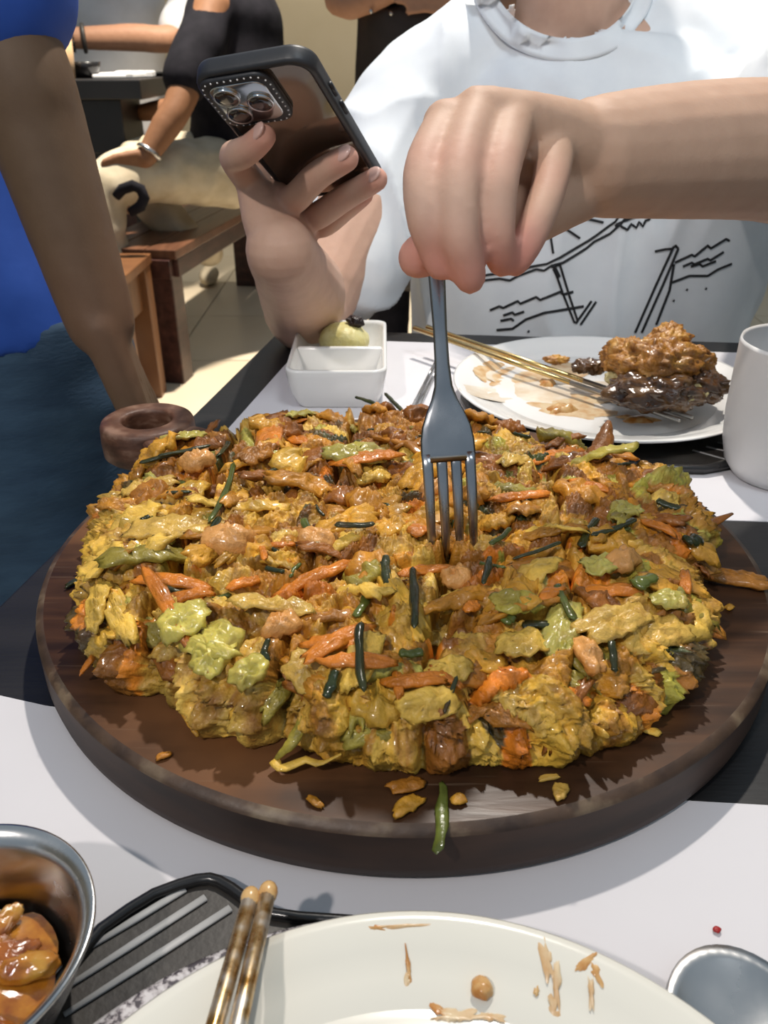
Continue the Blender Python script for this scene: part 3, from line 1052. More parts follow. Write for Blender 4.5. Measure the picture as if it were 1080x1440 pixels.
def food_material(name, tint=None, attr=True, rough=.40, coat=.38, bump=1.0, var=.45, sss=.0, toast=(.19, .058, .008), toast_amt=.75, bs=420):
    """batter: own colour varied by noise, with toasted freckles and an oily gloss"""
    m, nt, b = nodes_of(name)
    N, L = nt.nodes, nt.links
    tc = N.new('ShaderNodeTexCoord')
    src = None
    if attr:
        at = N.new('ShaderNodeAttribute'); at.attribute_name = 'Col'
        src = at.outputs['Color']
    else:
        rgb = N.new('ShaderNodeRGB'); rgb.outputs[0].default_value = C4(tint)
        src = rgb.outputs[0]
    oi = N.new('ShaderNodeObjectInfo')
    addv = N.new('ShaderNodeVectorMath'); addv.operation = 'ADD'
    L.new(tc.outputs['Object'], addv.inputs[0])
    cmb = N.new('ShaderNodeCombineXYZ')
    L.new(oi.outputs['Random'], cmb.inputs[0]); L.new(oi.outputs['Random'], cmb.inputs[1])
    L.new(cmb.outputs[0], addv.inputs[1])
    n1 = N.new('ShaderNodeTexNoise'); n1.inputs['Scale'].default_value = 75; n1.inputs['Detail'].default_value = 6
    L.new(addv.outputs[0], n1.inputs['Vector'])
    mr = N.new('ShaderNodeMapRange')
    mr.inputs['From Min'].default_value = .3; mr.inputs['From Max'].default_value = .7
    mr.inputs['To Min'].default_value = 1 - var; mr.inputs['To Max'].default_value = 1 + var
    L.new(n1.outputs['Fac'], mr.inputs['Value'])
    mul = N.new('ShaderNodeVectorMath'); mul.operation = 'SCALE'
    L.new(src, mul.inputs[0]); L.new(mr.outputs[0], mul.inputs['Scale'])
    n2 = N.new('ShaderNodeTexNoise'); n2.inputs['Scale'].default_value = 48; n2.inputs['Detail'].default_value = 7; n2.inputs['Roughness'].default_value = .65
    L.new(addv.outputs[0], n2.inputs['Vector'])
    r2 = N.new('ShaderNodeValToRGB')
    r2.color_ramp.elements[0].position = .53; r2.color_ramp.elements[0].color = (0, 0, 0, 1)
    r2.color_ramp.elements[1].position = .70; r2.color_ramp.elements[1].color = (toast_amt,) * 3 + (1,)
    L.new(n2.outputs['Fac'], r2.inputs['Fac'])
    mx = N.new('ShaderNodeMix'); mx.data_type = 'RGBA'
    L.new(r2.outputs['Color'], mx.inputs[0]); L.new(mul.outputs[0], mx.inputs[6])
    mx.inputs[7].default_value = C4(toast)
    L.new(mx.outputs[2], b.inputs['Base Color'])
    b.inputs['Roughness'].default_value = rough
    b.inputs['Coat Weight'].default_value = coat
    b.inputs['Coat Roughness'].default_value = .07
    b.inputs['Specular IOR Level'].default_value = .3
    if sss:
        b.inputs['Subsurface Weight'].default_value = sss
        b.inputs['Subsurface Scale'].default_value = .003
        b.inputs['Subsurface Radius'].default_value = (1, .6, .2)
    n3 = N.new('ShaderNodeTexNoise'); n3.inputs['Scale'].default_value = bs; n3.inputs['Detail'].default_value = 4
    L.new(addv.outputs[0], n3.inputs['Vector'])
    bp = N.new('ShaderNodeBump'); bp.inputs['Strength'].default_value = bump; bp.inputs['Distance'].default_value = .0009
    L.new(n3.outputs['Fac'], bp.inputs['Height'])
    L.new(bp.outputs['Normal'], b.inputs['Normal'])
    return m


M['pancake'] = food_material('pancake_batter')
FM = {
    'gold': [food_material('golden_batter', (.56, .275, .028), False), food_material('deep_golden_batter', (.45, .19, .017), False)],
    'pale': [food_material('pale_yellow_batter', (.68, .425, .07), False, toast_amt=.5), food_material('cream_batter', (.63, .36, .045), False)],
    'green': [food_material('green_tinged_batter', (.36, .29, .045), False, toast_amt=.5), food_material('olive_batter', (.27, .21, .03), False)],
    'brown': [food_material('toasted_batter', (.25, .085, .011), False), food_material('browned_batter', (.36, .14, .016), False)],
    'orange': [food_material('carrot_orange', (.56, .175, .016), False, toast=(.34, .10, .012), toast_amt=.7, var=.35, rough=.3)],
    'dark': [food_material('charred_scallion', (.030, .034, .010), False, toast=(.05, .02, .006), rough=.22, bump=.3)],
    'scallion': [food_material('dark_scallion_green', (.020, .028, .009), False, toast=(.04, .03, .008), rough=.2, bump=.3), food_material('scallion_green', (.085, .105, .02), False, toast=(.04, .03, .01), rough=.22, bump=.3)],
    'zucchini': [food_material('pale_green_zucchini', (.42, .36, .085), False, toast_amt=.5, var=.3, rough=.25, bs=250, sss=.3)],
    'cabbage': [food_material('yellow_green_cabbage', (.54, .45, .095), False, toast_amt=.4, var=.3, rough=.25, bs=200, sss=.3)],
    'shrimp': [food_material('pink_shrimp', (.62, .30, .09), False, toast=(.52, .18, .02), toast_amt=.85, var=.25, rough=.25)],
    'onion': [food_material('pale_onion', (.58, .36, .075), False, toast_amt=.65, var=.3, rough=.25)],
}
pk = empty('vegetable_pancake', (PKC.x, PKC.y, PZ0), 0, 'thick golden vegetable pancake cut into squares on the round board', 'pancake')
body = link('batter_base', me, M['pancake'], pk)

# height look-up of the finished body
_GX = 240
gx0, gx1, gy0, gy1 = PKC.x - .185, PKC.x + .185, PKC.y - .185, PKC.y + .185
HG = np.full((_GX, _GX), BZ)
xi = np.clip(((X2 - gx0) / (gx1 - gx0) * _GX).astype(int), 0, _GX - 1).ravel()
yi = np.clip(((Y2 - gy0) / (gy1 - gy0) * _GX).astype(int), 0, _GX - 1).ravel()
np.maximum.at(HG, (xi, yi), Zt.ravel())


def H(x, y):
    i = int((x - gx0) / (gx1 - gx0) * _GX); j = int((y - gy0) / (gy1 - gy0) * _GX)
    if 0 <= i < _GX and 0 <= j < _GX:
        return float(HG[i, j])
    return BZ


# ---- piece meshes (local: length along x, flat in z)
def strip_mesh(L, W, T_, bend=0, twist=0, seed=0, rough_=.25, ns=14, nc=10, point=.6, curl=0):
    vs, fs = [], []
    for i in range(ns + 1):
        t = i / ns
        s = (t - .5) * L
        env = (1 - abs(2 * t - 1) ** 4) ** .5
        env = point * env + (1 - point) * min(1, env * 3)
        env = max(env, .05)
        w = W / 2 * env * (1 + rough_ * noise.noise(Vector((t * 4, seed * 1.7, 0))))
        h = T_ / 2 * env * (1 + rough_ * noise.noise(Vector((t * 4, seed * 1.7, 9))))
        cy = bend * (t - .5) ** 2 * L * 4 + rough_ * W * .6 * noise.noise(Vector((t * 3, seed, 5)))
        cz = -curl * (t - .5) ** 2 * L * 4 + rough_ * T_ * .8 * noise.noise(Vector((t * 3.5, seed, 15)))
        tw = twist * (t - .5)
        for k in range(nc):
            a = 2 * math.pi * k / nc
            yy, zz_ = w * math.cos(a), h * math.sin(a)
            rn = 1 + rough_ * noise.noise(Vector((t * 7, math.cos(a) * 1.5 + seed, math.sin(a) * 1.5)))
            yy, zz_ = yy * rn, zz_ * rn
            vs.append((s, cy + yy * math.cos(tw) - zz_ * math.sin(tw), cz + yy * math.sin(tw) + zz_ * math.cos(tw)))
    for i in range(ns):
        for k in range(nc):
            k2 = (k + 1) % nc
            fs.append((i * nc + k, i * nc + k2, (i + 1) * nc + k2, (i + 1) * nc + k))
    fs.append(tuple(reversed(range(nc))))
    fs.append(tuple(ns * nc + k for k in range(nc)))
    me_ = MB().add(vs, fs).mesh('piece', weld=False)
    me_.polygons.foreach_set('use_smooth', [True] * len(me_.polygons))
    me_.materials.append(M['pancake'])
    return me_


def put(name, me_, m_, x, y, z, yaw, pitch=0, roll=0, sc=(1, 1, 1), parent=pk):
    o = bpy.data.objects.new(name, me_)
    COL.objects.link(o)
    o.location = (x, y, z)
    o.rotation_euler = Euler((roll, pitch, yaw), 'XYZ')
    o.scale = sc
    o.parent = parent
    o.matrix_parent_inverse = world_matrix(parent).inverted()
    o.material_slots[0].link = 'OBJECT'
    o.material_slots[0].material = m_
    return o


def flake_mesh(L, W, T_, seed=0, rag=.35, crumple=.0022, arch=.0, na=34, nr=7):
    """ragged crumpled sheet of batter, longer in x"""
    sd = seed * 3.17 + .5
    vs, fs = [], []
    def edge(a):
        c, s_ = math.cos(a), math.sin(a)
        base = (abs(c) ** 3 + abs(s_) ** 3) ** (-1 / 3)
        return base * (1 + rag * noise.noise(Vector((c * 1.4 + sd, s_ * 1.4, sd))) + rag * .5 * noise.noise(Vector((c * 4.2, s_ * 4.2 + sd, sd))) + rag * .18 * noise.noise(Vector((c * 11, s_ * 11, sd))))
    def zc(x, y):
        v_ = Vector((x * 140 + sd, y * 140, sd))
        r_ = 1 - 2 * abs(noise.noise(v_))
        return crumple * (r_ * .9 + .8 * noise.noise(v_ * 2.3) + .5 * (1 - 2 * abs(noise.noise(v_ * 4.1)))) - arch * ((x / L * 2) ** 2 * L * .25 + (y / W * 2) ** 2 * W * .35)
    for side in (1, -1):
        for i in range(nr + 1):
            t = i / nr
            for k in range(na):
                a = 2 * math.pi * k / na
                r_ = edge(a) * t
                x, y = L / 2 * r_ * math.cos(a), W / 2 * r_ * math.sin(a)
                th = T_ / 2 * math.sqrt(max(0, 1 - t ** 4)) * side
                vs.append((x, y, zc(x, y) + th))
    n1 = (nr + 1) * na
    for q in (0, 1):
        for i in range(nr):
            for k in range(na):
                k2 = (k + 1) % na
                f = (q * n1 + i * na + k, q * n1 + (i + 1) * na + k, q * n1 + (i + 1) * na + k2, q * n1 + i * na + k2)
                fs.append(f if q == 0 else f[::-1])
    me_ = MB().add(vs, fs).mesh('flake', weld=True)
    me_.polygons.foreach_set('use_smooth', [True] * len(me_.polygons))
    me_.materials.append(M['pancake'])
    return me_


def macro_z(x, y):
    d = math.hypot(x - PKC.x, y - PKC.y)
    a = math.atan2(y - PKC.y, x - PKC.x)
    m_ = float(outline_r(a)) - d
    if m_ >= EDGE: return PZ0 + PTH
    if m_ <= 0: return PZ0
    t = math.asin(min(1, (1 - m_ / EDGE)) ** 1.25)
    return PZ0 + PTH * math.cos(t) ** .7


def put_n(name, me_, m_, x, y, z, yaw, jit=.2, sc=1.0):
    e = .004
    gx = (macro_z(x + e, y) - macro_z(x - e, y)) / (2 * e); gy = (macro_z(x, y + e) - macro_z(x, y - e)) / (2 * e)
    g = math.hypot(gx, gy)
    if g > 1.3: gx, gy = gx / g * 1.3, gy / g * 1.3
    n = Vector((-gx + random.gauss(0, jit), -gy + random.gauss(0, jit), 1)).normalized()
    tx = Vector((math.cos(yaw), math.sin(yaw), 0)); tx = (tx - n * tx.dot(n)).normalized()
    ty = n.cross(tx)
    R_ = Matrix((tx, ty, n)).transposed()
    o = put(name, me_, m_, x, y, z, 0)
    o.rotation_euler = R_.to_euler()
    o.scale = (sc, sc, sc)
    return o


SHRED = [flake_mesh(random.uniform(.024, .042), random.uniform(.007, .014), random.uniform(.0022, .004), s, .42, .0018, .25) for s in range(26)]
CHUNK = [flake_mesh(random.uniform(.017, .028), random.uniform(.013, .020), random.uniform(.004, .007), s + 40, .45, .0026, .22) for s in range(18)]
CARROT = [flake_mesh(random.uniform(.022, .034), random.uniform(.005, .008), .0028, s + 60, .25, .0012, .1, 26, 5) for s in range(6)]
SCAL = [strip_mesh(random.uniform(.010, .026), random.uniform(.0030, .0046), .0026, random.uniform(-.12, .12), random.uniform(-.8, .8), s + 80, .3, 10, 8, point=.2) for s in range(8)]
RIMB = [flake_mesh(random.uniform(.022, .040), random.uniform(.008, .015), random.uniform(.003, .005), s + 100, .5, .0024, .3) for s in range(20)]

# ---- shreds over the top
placed = 0
while placed < 165:
    a = random.uniform(-math.pi, math.pi)
    rr = math.sqrt(random.random()) * float(outline_r(a)) * .93
    x, y = PKC.x + rr * math.cos(a), PKC.y + rr * math.sin(a)
    if cut_dist(x, y) < .0050 or (abs(x - .033) < .016 and abs(y - .338) < .012):
        continue
    kk = zone_kind(x, y)
    if kk in ('orange', 'dark'): kk = 'gold'
    chunk = random.random() < .38
    me_ = random.choice(CHUNK if chunk else SHRED)
    yaw = 2.2 * noise.noise(Vector((x * 9, y * 9, 2.2))) + random.gauss(0, .6)
    z = H(x, y) + random.uniform(-.0034, .0006)
    s = random.uniform(.85, 1.35)
    put_n('batter_shred', me_, random.choice(FM[kk]), x, y, z, yaw, .30, s)
    placed += 1
# ---- shreds hanging around the rim
for k in range(105):
    a = -math.pi + 2 * math.pi * k / 105 + random.uniform(-.03, .03)
    R_ = float(outline_r(a))
    lev = random.random()
    rr = R_ - .005 - .018 * lev
    x, y = PKC.x + rr * math.cos(a), PKC.y + rr * math.sin(a)
    z = max(macro_z(x, y) - .001, BZ + .005)
    kk = random.choice(['pale', 'pale', 'gold', 'gold', 'brown', 'green']) if a < -1.2 or a > 2.6 else random.choice(['gold', 'brown', 'gold', 'brown', 'green'])
    yaw = a + math.pi / 2 + random.gauss(0, .5)
    if random.random() < .35:
        yaw = a + random.gauss(0, .4)
    put_n('batter_shred', random.choice(RIMB + SHRED[:12]), random.choice(FM[kk]), x, y, z, yaw, .38, random.uniform(.65, 1.0))

# ---- pieces the photo lets you point at (pixel ends give their place on the cake)


def landmark(name, kind, p0, p1, wpx, thick=.6, seed=0, lift=.0, bend=0.0, mi=0, point=.6, rgh=.3, twist=0.0, mesh=None):
    z = .815
    for _ in range(4):
        a = PZ(p0[0], p0[1], z); b = PZ(p1[0], p1[1], z)
        mid = (a + b) / 2
        z = max(H(mid.x, mid.y), BZ + .001)
    d = b - a
    depth = mid.y * math.cos(PITCH) + (CAMZ - z) * math.sin(PITCH)
    W = wpx * depth / FPX
    L = max(d.length, W)
    if name == 'scallion_piece':
        me_ = strip_mesh(L, W, W * thick, bend, twist, seed + 200, rgh, 16, 10, point)
    elif name == 'shrimp':
        me_ = flake_mesh(L, W, W * .55, seed + 200, .34, .0022, .30)
    else:
        me_ = flake_mesh(L * 1.08, W * 1.15, max(.0022, W * thick * .40), seed + 200, 1.0 * (.27 if name != 'carrot_strip' else .22), .0024 if name != 'carrot_strip' else .0010, .2)
    return put_n(name, me_, FM[kind][mi % len(FM[kind])], mid.x, mid.y, z + W * thick * .06 + lift * .5 + {'scallion_piece': .0030, 'carrot_strip': .0022, 'shrimp': .0030, 'cabbage_piece': .0012}.get(name, .0006), math.atan2(d.y, d.x), .06)


LM = [
    ('carrot_strip', 'orange', (195, 820), (300, 828), 22), ('carrot_strip', 'orange', (225, 850), (300, 838), 20), ('carrot_strip', 'orange', (372, 650), (385, 595), 30), ('carrot_strip', 'orange', (392, 615), (435, 630), 20),
    ('carrot_strip', 'orange', (540, 965), (628, 962), 20), ('carrot_strip', 'orange', (432, 1030), (520, 975), 24), ('carrot_strip', 'orange', (430, 905), (540, 912), 22), ('carrot_strip', 'orange', (450, 935), (555, 938), 22),
    ('carrot_strip', 'orange', (390, 838), (500, 795), 20), ('carrot_strip', 'orange', (560, 800), (640, 785), 18), ('carrot_strip', 'orange', (735, 665), (820, 635), 18), ('carrot_strip', 'orange', (815, 838), (900, 835), 22),
    ('carrot_strip', 'orange', (280, 1000), (225, 910), 18), ('carrot_strip', 'orange', (760, 850), (790, 830), 18), ('carrot_strip', 'orange', (205, 640), (265, 610), 16), ('carrot_strip', 'orange', (285, 598), (318, 605), 18),
    ('carrot_strip', 'orange', (470, 680), (560, 665), 26), ('carrot_strip', 'orange', (690, 720), (770, 712), 14), ('carrot_strip', 'orange', (575, 750), (600, 760), 24), ('carrot_strip', 'orange', (320, 815), (365, 800), 14),
    ('carrot_strip', 'orange', (800, 680), (860, 690), 14), ('carrot_strip', 'orange', (900, 740), (950, 755), 14), ('carrot_strip', 'orange', (655, 870), (672, 858), 16), ('carrot_strip', 'orange', (790, 980), (830, 990), 16),
    ('scallion_piece', 'dark', (506, 980), (504, 895), 14, .7, .003), ('scallion_piece', 'dark', (584, 895), (582, 808), 13, .7, .003), ('scallion_piece', 'scallion', (276, 790), (310, 730), 12), ('scallion_piece', 'scallion', (300, 740), (335, 660), 9),
    ('scallion_piece', 'dark', (732, 887), (772, 886), 17), ('scallion_piece', 'scallion', (710, 890), (722, 876), 16), ('scallion_piece', 'scallion', (372, 800), (400, 808), 10, .6, 0, 1), ('scallion_piece', 'scallion', (212, 735), (232, 738), 9),
    ('scallion_piece', 'dark', (200, 745), (212, 740), 10), ('scallion_piece', 'scallion', (424, 740), (448, 778), 13), ('scallion_piece', 'dark', (470, 750), (528, 750), 12), ('scallion_piece', 'scallion', (500, 880), (520, 850), 14),
    ('scallion_piece', 'scallion', (458, 990), (475, 962), 15), ('scallion_piece', 'scallion', (560, 930), (596, 926), 16), ('scallion_piece', 'scallion', (345, 950), (380, 935), 16), ('scallion_piece', 'dark', (372, 985), (382, 960), 9),
    ('scallion_piece', 'dark', (540, 790), (545, 830), 14), ('scallion_piece', 'dark', (680, 830), (690, 790), 10), ('scallion_piece', 'dark', (812, 790), (835, 750), 12), ('scallion_piece', 'dark', (830, 775), (895, 750), 11),
    ('scallion_piece', 'dark', (920, 715), (960, 722), 14), ('scallion_piece', 'scallion', (890, 835), (920, 820), 22), ('scallion_piece', 'scallion', (960, 775), (985, 765), 20), ('scallion_piece', 'dark', (540, 562), (575, 592), 7, .7, .002),
    ('scallion_piece', 'scallion', (500, 562), (530, 575), 8), ('scallion_piece', 'scallion', (780, 830), (805, 880), 13), ('scallion_piece', 'dark', (195, 655), (280, 640), 10), ('scallion_piece', 'dark', (225, 665), (300, 650), 8),
    ('scallion_piece', 'dark', (105, 800), (125, 820), 10), ('scallion_piece', 'dark', (640, 980), (625, 1020), 7), ('scallion_piece', 'dark', (310, 665), (325, 640), 9), ('scallion_piece', 'dark', (860, 985), (850, 950), 12),
    ('scallion_piece', 'scallion', (375, 830), (300, 815), 14, .4), ('scallion_piece', 'dark', (360, 680), (410, 655), 9), ('scallion_piece', 'dark', (720, 790), (790, 775), 7), ('scallion_piece', 'scallion', (690, 775), (720, 750), 9),
    ('zucchini_slice', 'zucchini', (455, 650), (545, 640), 40, .5, 0, 2), ('zucchini_slice', 'zucchini', (350, 640), (400, 648), 20, .5), ('zucchini_slice', 'zucchini', (820, 805), (870, 795), 40, .4), ('zucchini_slice', 'zucchini', (700, 770), (790, 790), 46, .35),
    ('zucchini_slice', 'zucchini', (920, 850), (965, 840), 30, .4), ('zucchini_slice', 'zucchini', (780, 910), (800, 840), 40, .4), ('zucchini_slice', 'green', (690, 860), (760, 850), 36, .35), ('zucchini_slice', 'zucchini', (410, 600), (440, 575), 30, .4),
    ('onion_slice', 'pale', (600, 950), (660, 940), 34, .3), ('zucchini_slice', 'zucchini', (230, 640), (290, 622), 26, .5), ('zucchini_slice', 'zucchini', (605, 600), (630, 590), 24, .5), ('zucchini_slice', 'zucchini', (860, 720), (900, 730), 30, .35),
    ('cabbage_piece', 'cabbage', (225, 900), (290, 880), 46, .5, .002), ('cabbage_piece', 'cabbage', (285, 925), (330, 890), 50, .5, .003), ('cabbage_piece', 'cabbage', (285, 975), (320, 940), 46, .6), ('cabbage_piece', 'cabbage', (330, 965), (372, 940), 34, .6),
    ('cabbage_piece', 'cabbage', (260, 905), (330, 935), 30, .7, .004), ('onion_slice', 'pale', (160, 850), (185, 930), 26, .7), ('onion_slice', 'pale', (560, 1000), (640, 985), 40, .4), ('onion_slice', 'pale', (490, 1055), (530, 990), 34, .5),
    ('onion_slice', 'pale', (130, 890), (150, 830), 26, .6), ('onion_slice', 'pale', (700, 915), (770, 900), 40, .4), ('onion_slice', 'gold', (640, 1000), (700, 1020), 34, .4),
    ('shrimp', 'shrimp', (282, 775), (358, 768), 52, .7, 0, 3), ('shrimp', 'shrimp', (365, 895), (425, 888), 40, .7, 0, 4), ('shrimp', 'shrimp', (590, 700), (640, 690), 30, .6), ('shrimp', 'shrimp', (420, 765), (470, 775), 36, .5),
    ('shrimp', 'shrimp', (860, 800), (890, 780), 36, .5), ('shrimp', 'shrimp', (620, 830), (660, 820), 34, .5), ('shrimp', 'shrimp', (800, 950), (840, 990), 30, .6), ('shrimp', 'shrimp', (255, 670), (300, 655), 34, .6),
    ('onion_slice', 'onion', (170, 690), (250, 680), 30, .5), ('onion_slice', 'onion', (600, 890), (640, 870), 30, .4), ('onion_slice', 'onion', (870, 930), (960, 900), 46, .4), ('onion_slice', 'onion', (820, 910), (900, 870), 50, .35),
    ('onion_slice', 'onion', (180, 750), (290, 745), 46, .4), ('onion_slice', 'onion', (330, 860), (440, 862), 30, .4), ('onion_slice', 'onion', (700, 650), (740, 640), 24, .5), ('onion_slice', 'onion', (410, 930), (460, 960), 50, .3),
]
for k, t in enumerate(LM):
    nm, kd, p0, p1, w_ = t[:5]
    th = t[5] if len(t) > 5 else .55
    lf = t[6] if len(t) > 6 else 0
    sd = t[7] if len(t) > 7 else k
    pt = .25 if nm in ('shrimp', 'scallion_piece') else .6
    rg = .5 if nm in ('cabbage_piece', 'zucchini_slice') else (.25 if nm != 'shrimp' else .3)
    landmark(nm, kd, p0, p1, w_ * (1.12 if nm != 'scallion_piece' else 1.0), th, k, lf, random.uniform(-.12, .12) if nm != 'scallion_piece' else random.uniform(-.05, .05), k if kd == 'scallion' else 0, pt, rg, random.uniform(-.5, .5))
# scattered small scallions and carrots
for k in range(38):
    a = random.uniform(-math.pi, math.pi); rr = math.sqrt(random.random()) * float(outline_r(a)) * .9
    x, y = PKC.x + rr * math.cos(a), PKC.y + rr * math.sin(a)
    s = random.uniform(.45, .9)
    put('scallion_piece', random.choice(SCAL), random.choice(FM['scallion'] + FM['dark']), x, y, H(x, y) + .0006, random.uniform(0, 6.3), random.gauss(0, .15), 0, (s, s, s))
for k in range(8):
    a = random.uniform(-math.pi, math.pi); rr = math.sqrt(random.random()) * float(outline_r(a)) * .95
    x, y = PKC.x + rr * math.cos(a), PKC.y + rr * math.sin(a)
    s = random.uniform(.5, .85)
    put('carrot_strip', random.choice(CARROT), FM['orange'][0], x, y, H(x, y) + .0006, random.uniform(0, 6.3), random.gauss(0, .2), 0, (s, s, s))


# crisp tips that stick out of the outline
def tongue(pts, wpx, kind, seed, name='crisp_tip', flat=.5):
    P3 = [PZ(x, y, z) for x, y, z in pts]
    w_ = wpx * P3[0].y / FPX * 1.05
    n = 10
    cl = []
    for i in range(n + 1):
        t = i / n * (len(P3) - 1)
        k = min(int(t), len(P3) - 2)
        cl.append(P3[k].lerp(P3[k + 1], t - k))
    rr_ = [max(.0006, w_ / 2 * (1 - (i / n) ** 2.5 * .8) * (1 + .3 * noise.noise(Vector((i * .8, seed, 0))))) for i in range(n + 1)]
    MB().tube(cl, rr_, 10, flat).build(name, FM[kind][0], pk)


tongue([(940, 765, .800), (980, 745, .800), (1030, 722, .803)], 30, 'brown', 1)
tongue([(835, 650, .812), (850, 620, .820), (856, 592, .828)], 34, 'brown', 2, flat=.8)
tongue([(430, 1010, .795), (410, 1045, .790), (385, 1070, .7825)], 26, 'green', 3)
tongue([(385, 1070, .7825), (395, 1082, .782), (430, 1068, .784), (450, 1075, .784), (480, 1060, .79)], 20, 'pale', 4)
tongue([(950, 880, .797), (985, 886, .795), (1018, 898, .790)], 28, 'brown', 5)
tongue([(130, 925, .792), (118, 940, .787), (112, 950, .784)], 20, 'orange', 6)
tongue([(255, 985, .79), (270, 1015, .786), (278, 1036, .783)], 24, 'gold', 7)

# ---- bits that fell on the board
def crumb(px, py, lpx, wpx, ang, m_, label, seed, zt=.5, cat='crumb', name='pancake_crumb'):
    p = PZ(px, py, BZ)
    dep = p.y * math.cos(PITCH) + (CAMZ - BZ) * math.sin(PITCH)
    L, W = lpx * dep / FPX, wpx * dep / FPX
    me_ = flake_mesh(L, W, max(.0016, W * zt * .7), seed + 400, .3, min(.0016, W * .12), .1, 30, 6) if lpx < 120 else strip_mesh(L, W, W * zt, .03, .8, seed + 400, .35, 16, 10, .3)
    o = bpy.data.objects.new(name, me_); COL.objects.link(o)
    o.location = (p.x, p.y, BZ + W * zt * .5 + .0002)
    o.rotation_euler = (0, 0, ang)
    o.material_slots[0].link = 'OBJECT'; o.material_slots[0].material = m_
    tag(o, label, cat, 'crumbs on the serving board')


crumb(622, 1150, 130, 17, 1.45, FM['scallion'][1], 'limp green scallion strip hanging at the front edge of the board', 1, .25, 'scallion', 'fallen_scallion')
crumb(570, 1108, 55, 26, .3, FM['brown'][1], 'reddish brown crust flake on the board left of the scallion strip', 2, .35)
crumb(574, 1136, 52, 26, .7, FM['gold'][0], 'curled golden crust flake just below the reddish flake on the board', 3, .3)
crumb(645, 1128, 24, 18, .2, FM['gold'][0], 'small golden crumb right of the fallen scallion strip', 4)
crumb(788, 1116, 34, 20, 1.3, FM['onion'][0], 'pale irregular crumb on the front right of the board', 5, .4)
crumb(772, 1096, 36, 10, .2, FM['onion'][0], 'thin pale sliver above the pale crumb on the board', 6, .4)
crumb(915, 1032, 28, 16, -.4, FM['pale'][0], 'yellowish flake near the right side of the pancake', 7, .4)
crumb(1025, 857, 16, 12, .5, FM['gold'][0], 'tiny golden crumb on the right side of the board', 8)
crumb(230, 1066, 22, 12, .5, FM['brown'][1], 'small brown crumb at the front left of the board', 9)
crumb(443, 1130, 30, 12, -.7, FM['gold'][1], 'oily golden crumb near the front rim of the board', 10)
crumb(1038, 822, 100, 38, -.25, FM['brown'][1], 'torn browned pancake scrap at the right edge of the board', 11, .4, 'pancake scrap', 'pancake_scrap')
crumb(108, 822, 36, 14, .6, FM['dark'][0], 'charred scrap sticking out at the left side of the pancake', 12, .5)
# ------------------------------------------------------------------ people
cP, sP = math.cos(PITCH), math.sin(PITCH)


def PD(px, py, d):
    """point seen at a pixel at camera depth d"""
    x, y = (px - 540) / FPX * d, (720 - py) / FPX * d
    return Vector((x, d * cP + y * sP, CAMZ - d * sP + y * cP))


def cone(mb, a, ra, b, rb, seg=18):
    mb.tube([a, b], [ra, rb], seg)


def limbs(mb, chain, seg=18, sub=3):
    """smooth tapered limb through (point, radius) pairs"""
    pts = [Vector(p) for p, r in chain]
    rs = [r for p, r in chain]
    out = []
    for i in range(len(pts) - 1):
        p0, p1, p2, p3 = pts[max(i - 1, 0)], pts[i], pts[i + 1], pts[min(i + 2, len(pts) - 1)]
        for k in range(sub):
            t = k / sub
            q = .5 * ((2 * p1) + (p2 - p0) * t + (2 * p0 - 5 * p1 + 4 * p2 - p3) * t * t + (3 * p1 - p0 - 3 * p2 + p3) * t ** 3)
            out.append((q, rs[i] + (rs[i + 1] - rs[i]) * t))
    out.append((pts[-1], rs[-1]))
    for (a, ra), (b, rb) in zip(out, out[1:]):
        cone(mb, a, ra, b, rb, seg)
        mb.ball(a, ra, seg, 10)
    mb.ball(out[-1][0], out[-1][1], seg, 10)


def remeshed(mb, voxel, smooth=4, factor=.5):
    me = bpy.data.meshes.new('tmp')
    me.from_pydata(mb.v, [], mb.f)
    o = bpy.data.objects.new('tmp', me)
    COL.objects.link(o)
    r = o.modifiers.new('r', 'REMESH'); r.mode = 'VOXEL'; r.voxel_size = voxel
    s = o.modifiers.new('s', 'SMOOTH'); s.factor = factor; s.iterations = smooth
    bpy.context.view_layer.update()
    dg = bpy.context.evaluated_depsgraph_get()
    out = bpy.data.meshes.new_from_object(o.evaluated_get(dg))
    bpy.data.objects.remove(o)
    bpy.data.meshes.remove(me)
    out.polygons.foreach_set('use_smooth', [True] * len(out.polygons))
    return out


def paint(me, base, spots):
    """skin tone with real redness at joints and fingertips"""
    n = len(me.vertices)
    co = np.empty(n * 3); me.vertices.foreach_get('co', co); co = co.reshape(-1, 3)
    c = np.ones((n, 4)); c[:, :3] = base
    for p, r, colr, w_ in spots:
        d2 = ((co - np.array(p)) ** 2).sum(1)
        g = (np.exp(-d2 / (r * r)) * w_)[:, None]
        c[:, :3] = c[:, :3] * (1 - g) + np.array(colr) * g
    at = me.color_attributes.new('Col', 'FLOAT_COLOR', 'POINT')
    at.data.foreach_set('color', c.ravel())


def skin_mat(name, sss=.10, rough=.58):
    m = mat(name, [(.3, (.90, .88, .87)), (.7, (1, 1, 1))], 60, rough, bump=.22, bscale=420, bdist=.0006, attr='Col', sss=sss, spec=.28)
    return m


def displace(me, fn):
    n = len(me.vertices)
    co = np.empty(n * 3); me.vertices.foreach_get('co', co); co = co.reshape(-1, 3)
    no = np.empty(n * 3); me.vertex_normals.foreach_get('vector', no); no = no.reshape(-1, 3)
    d = np.array([fn(Vector(p)) for p in co])
    me.vertices.foreach_set('co', (co + no * d[:, None]).ravel())
    me.update()


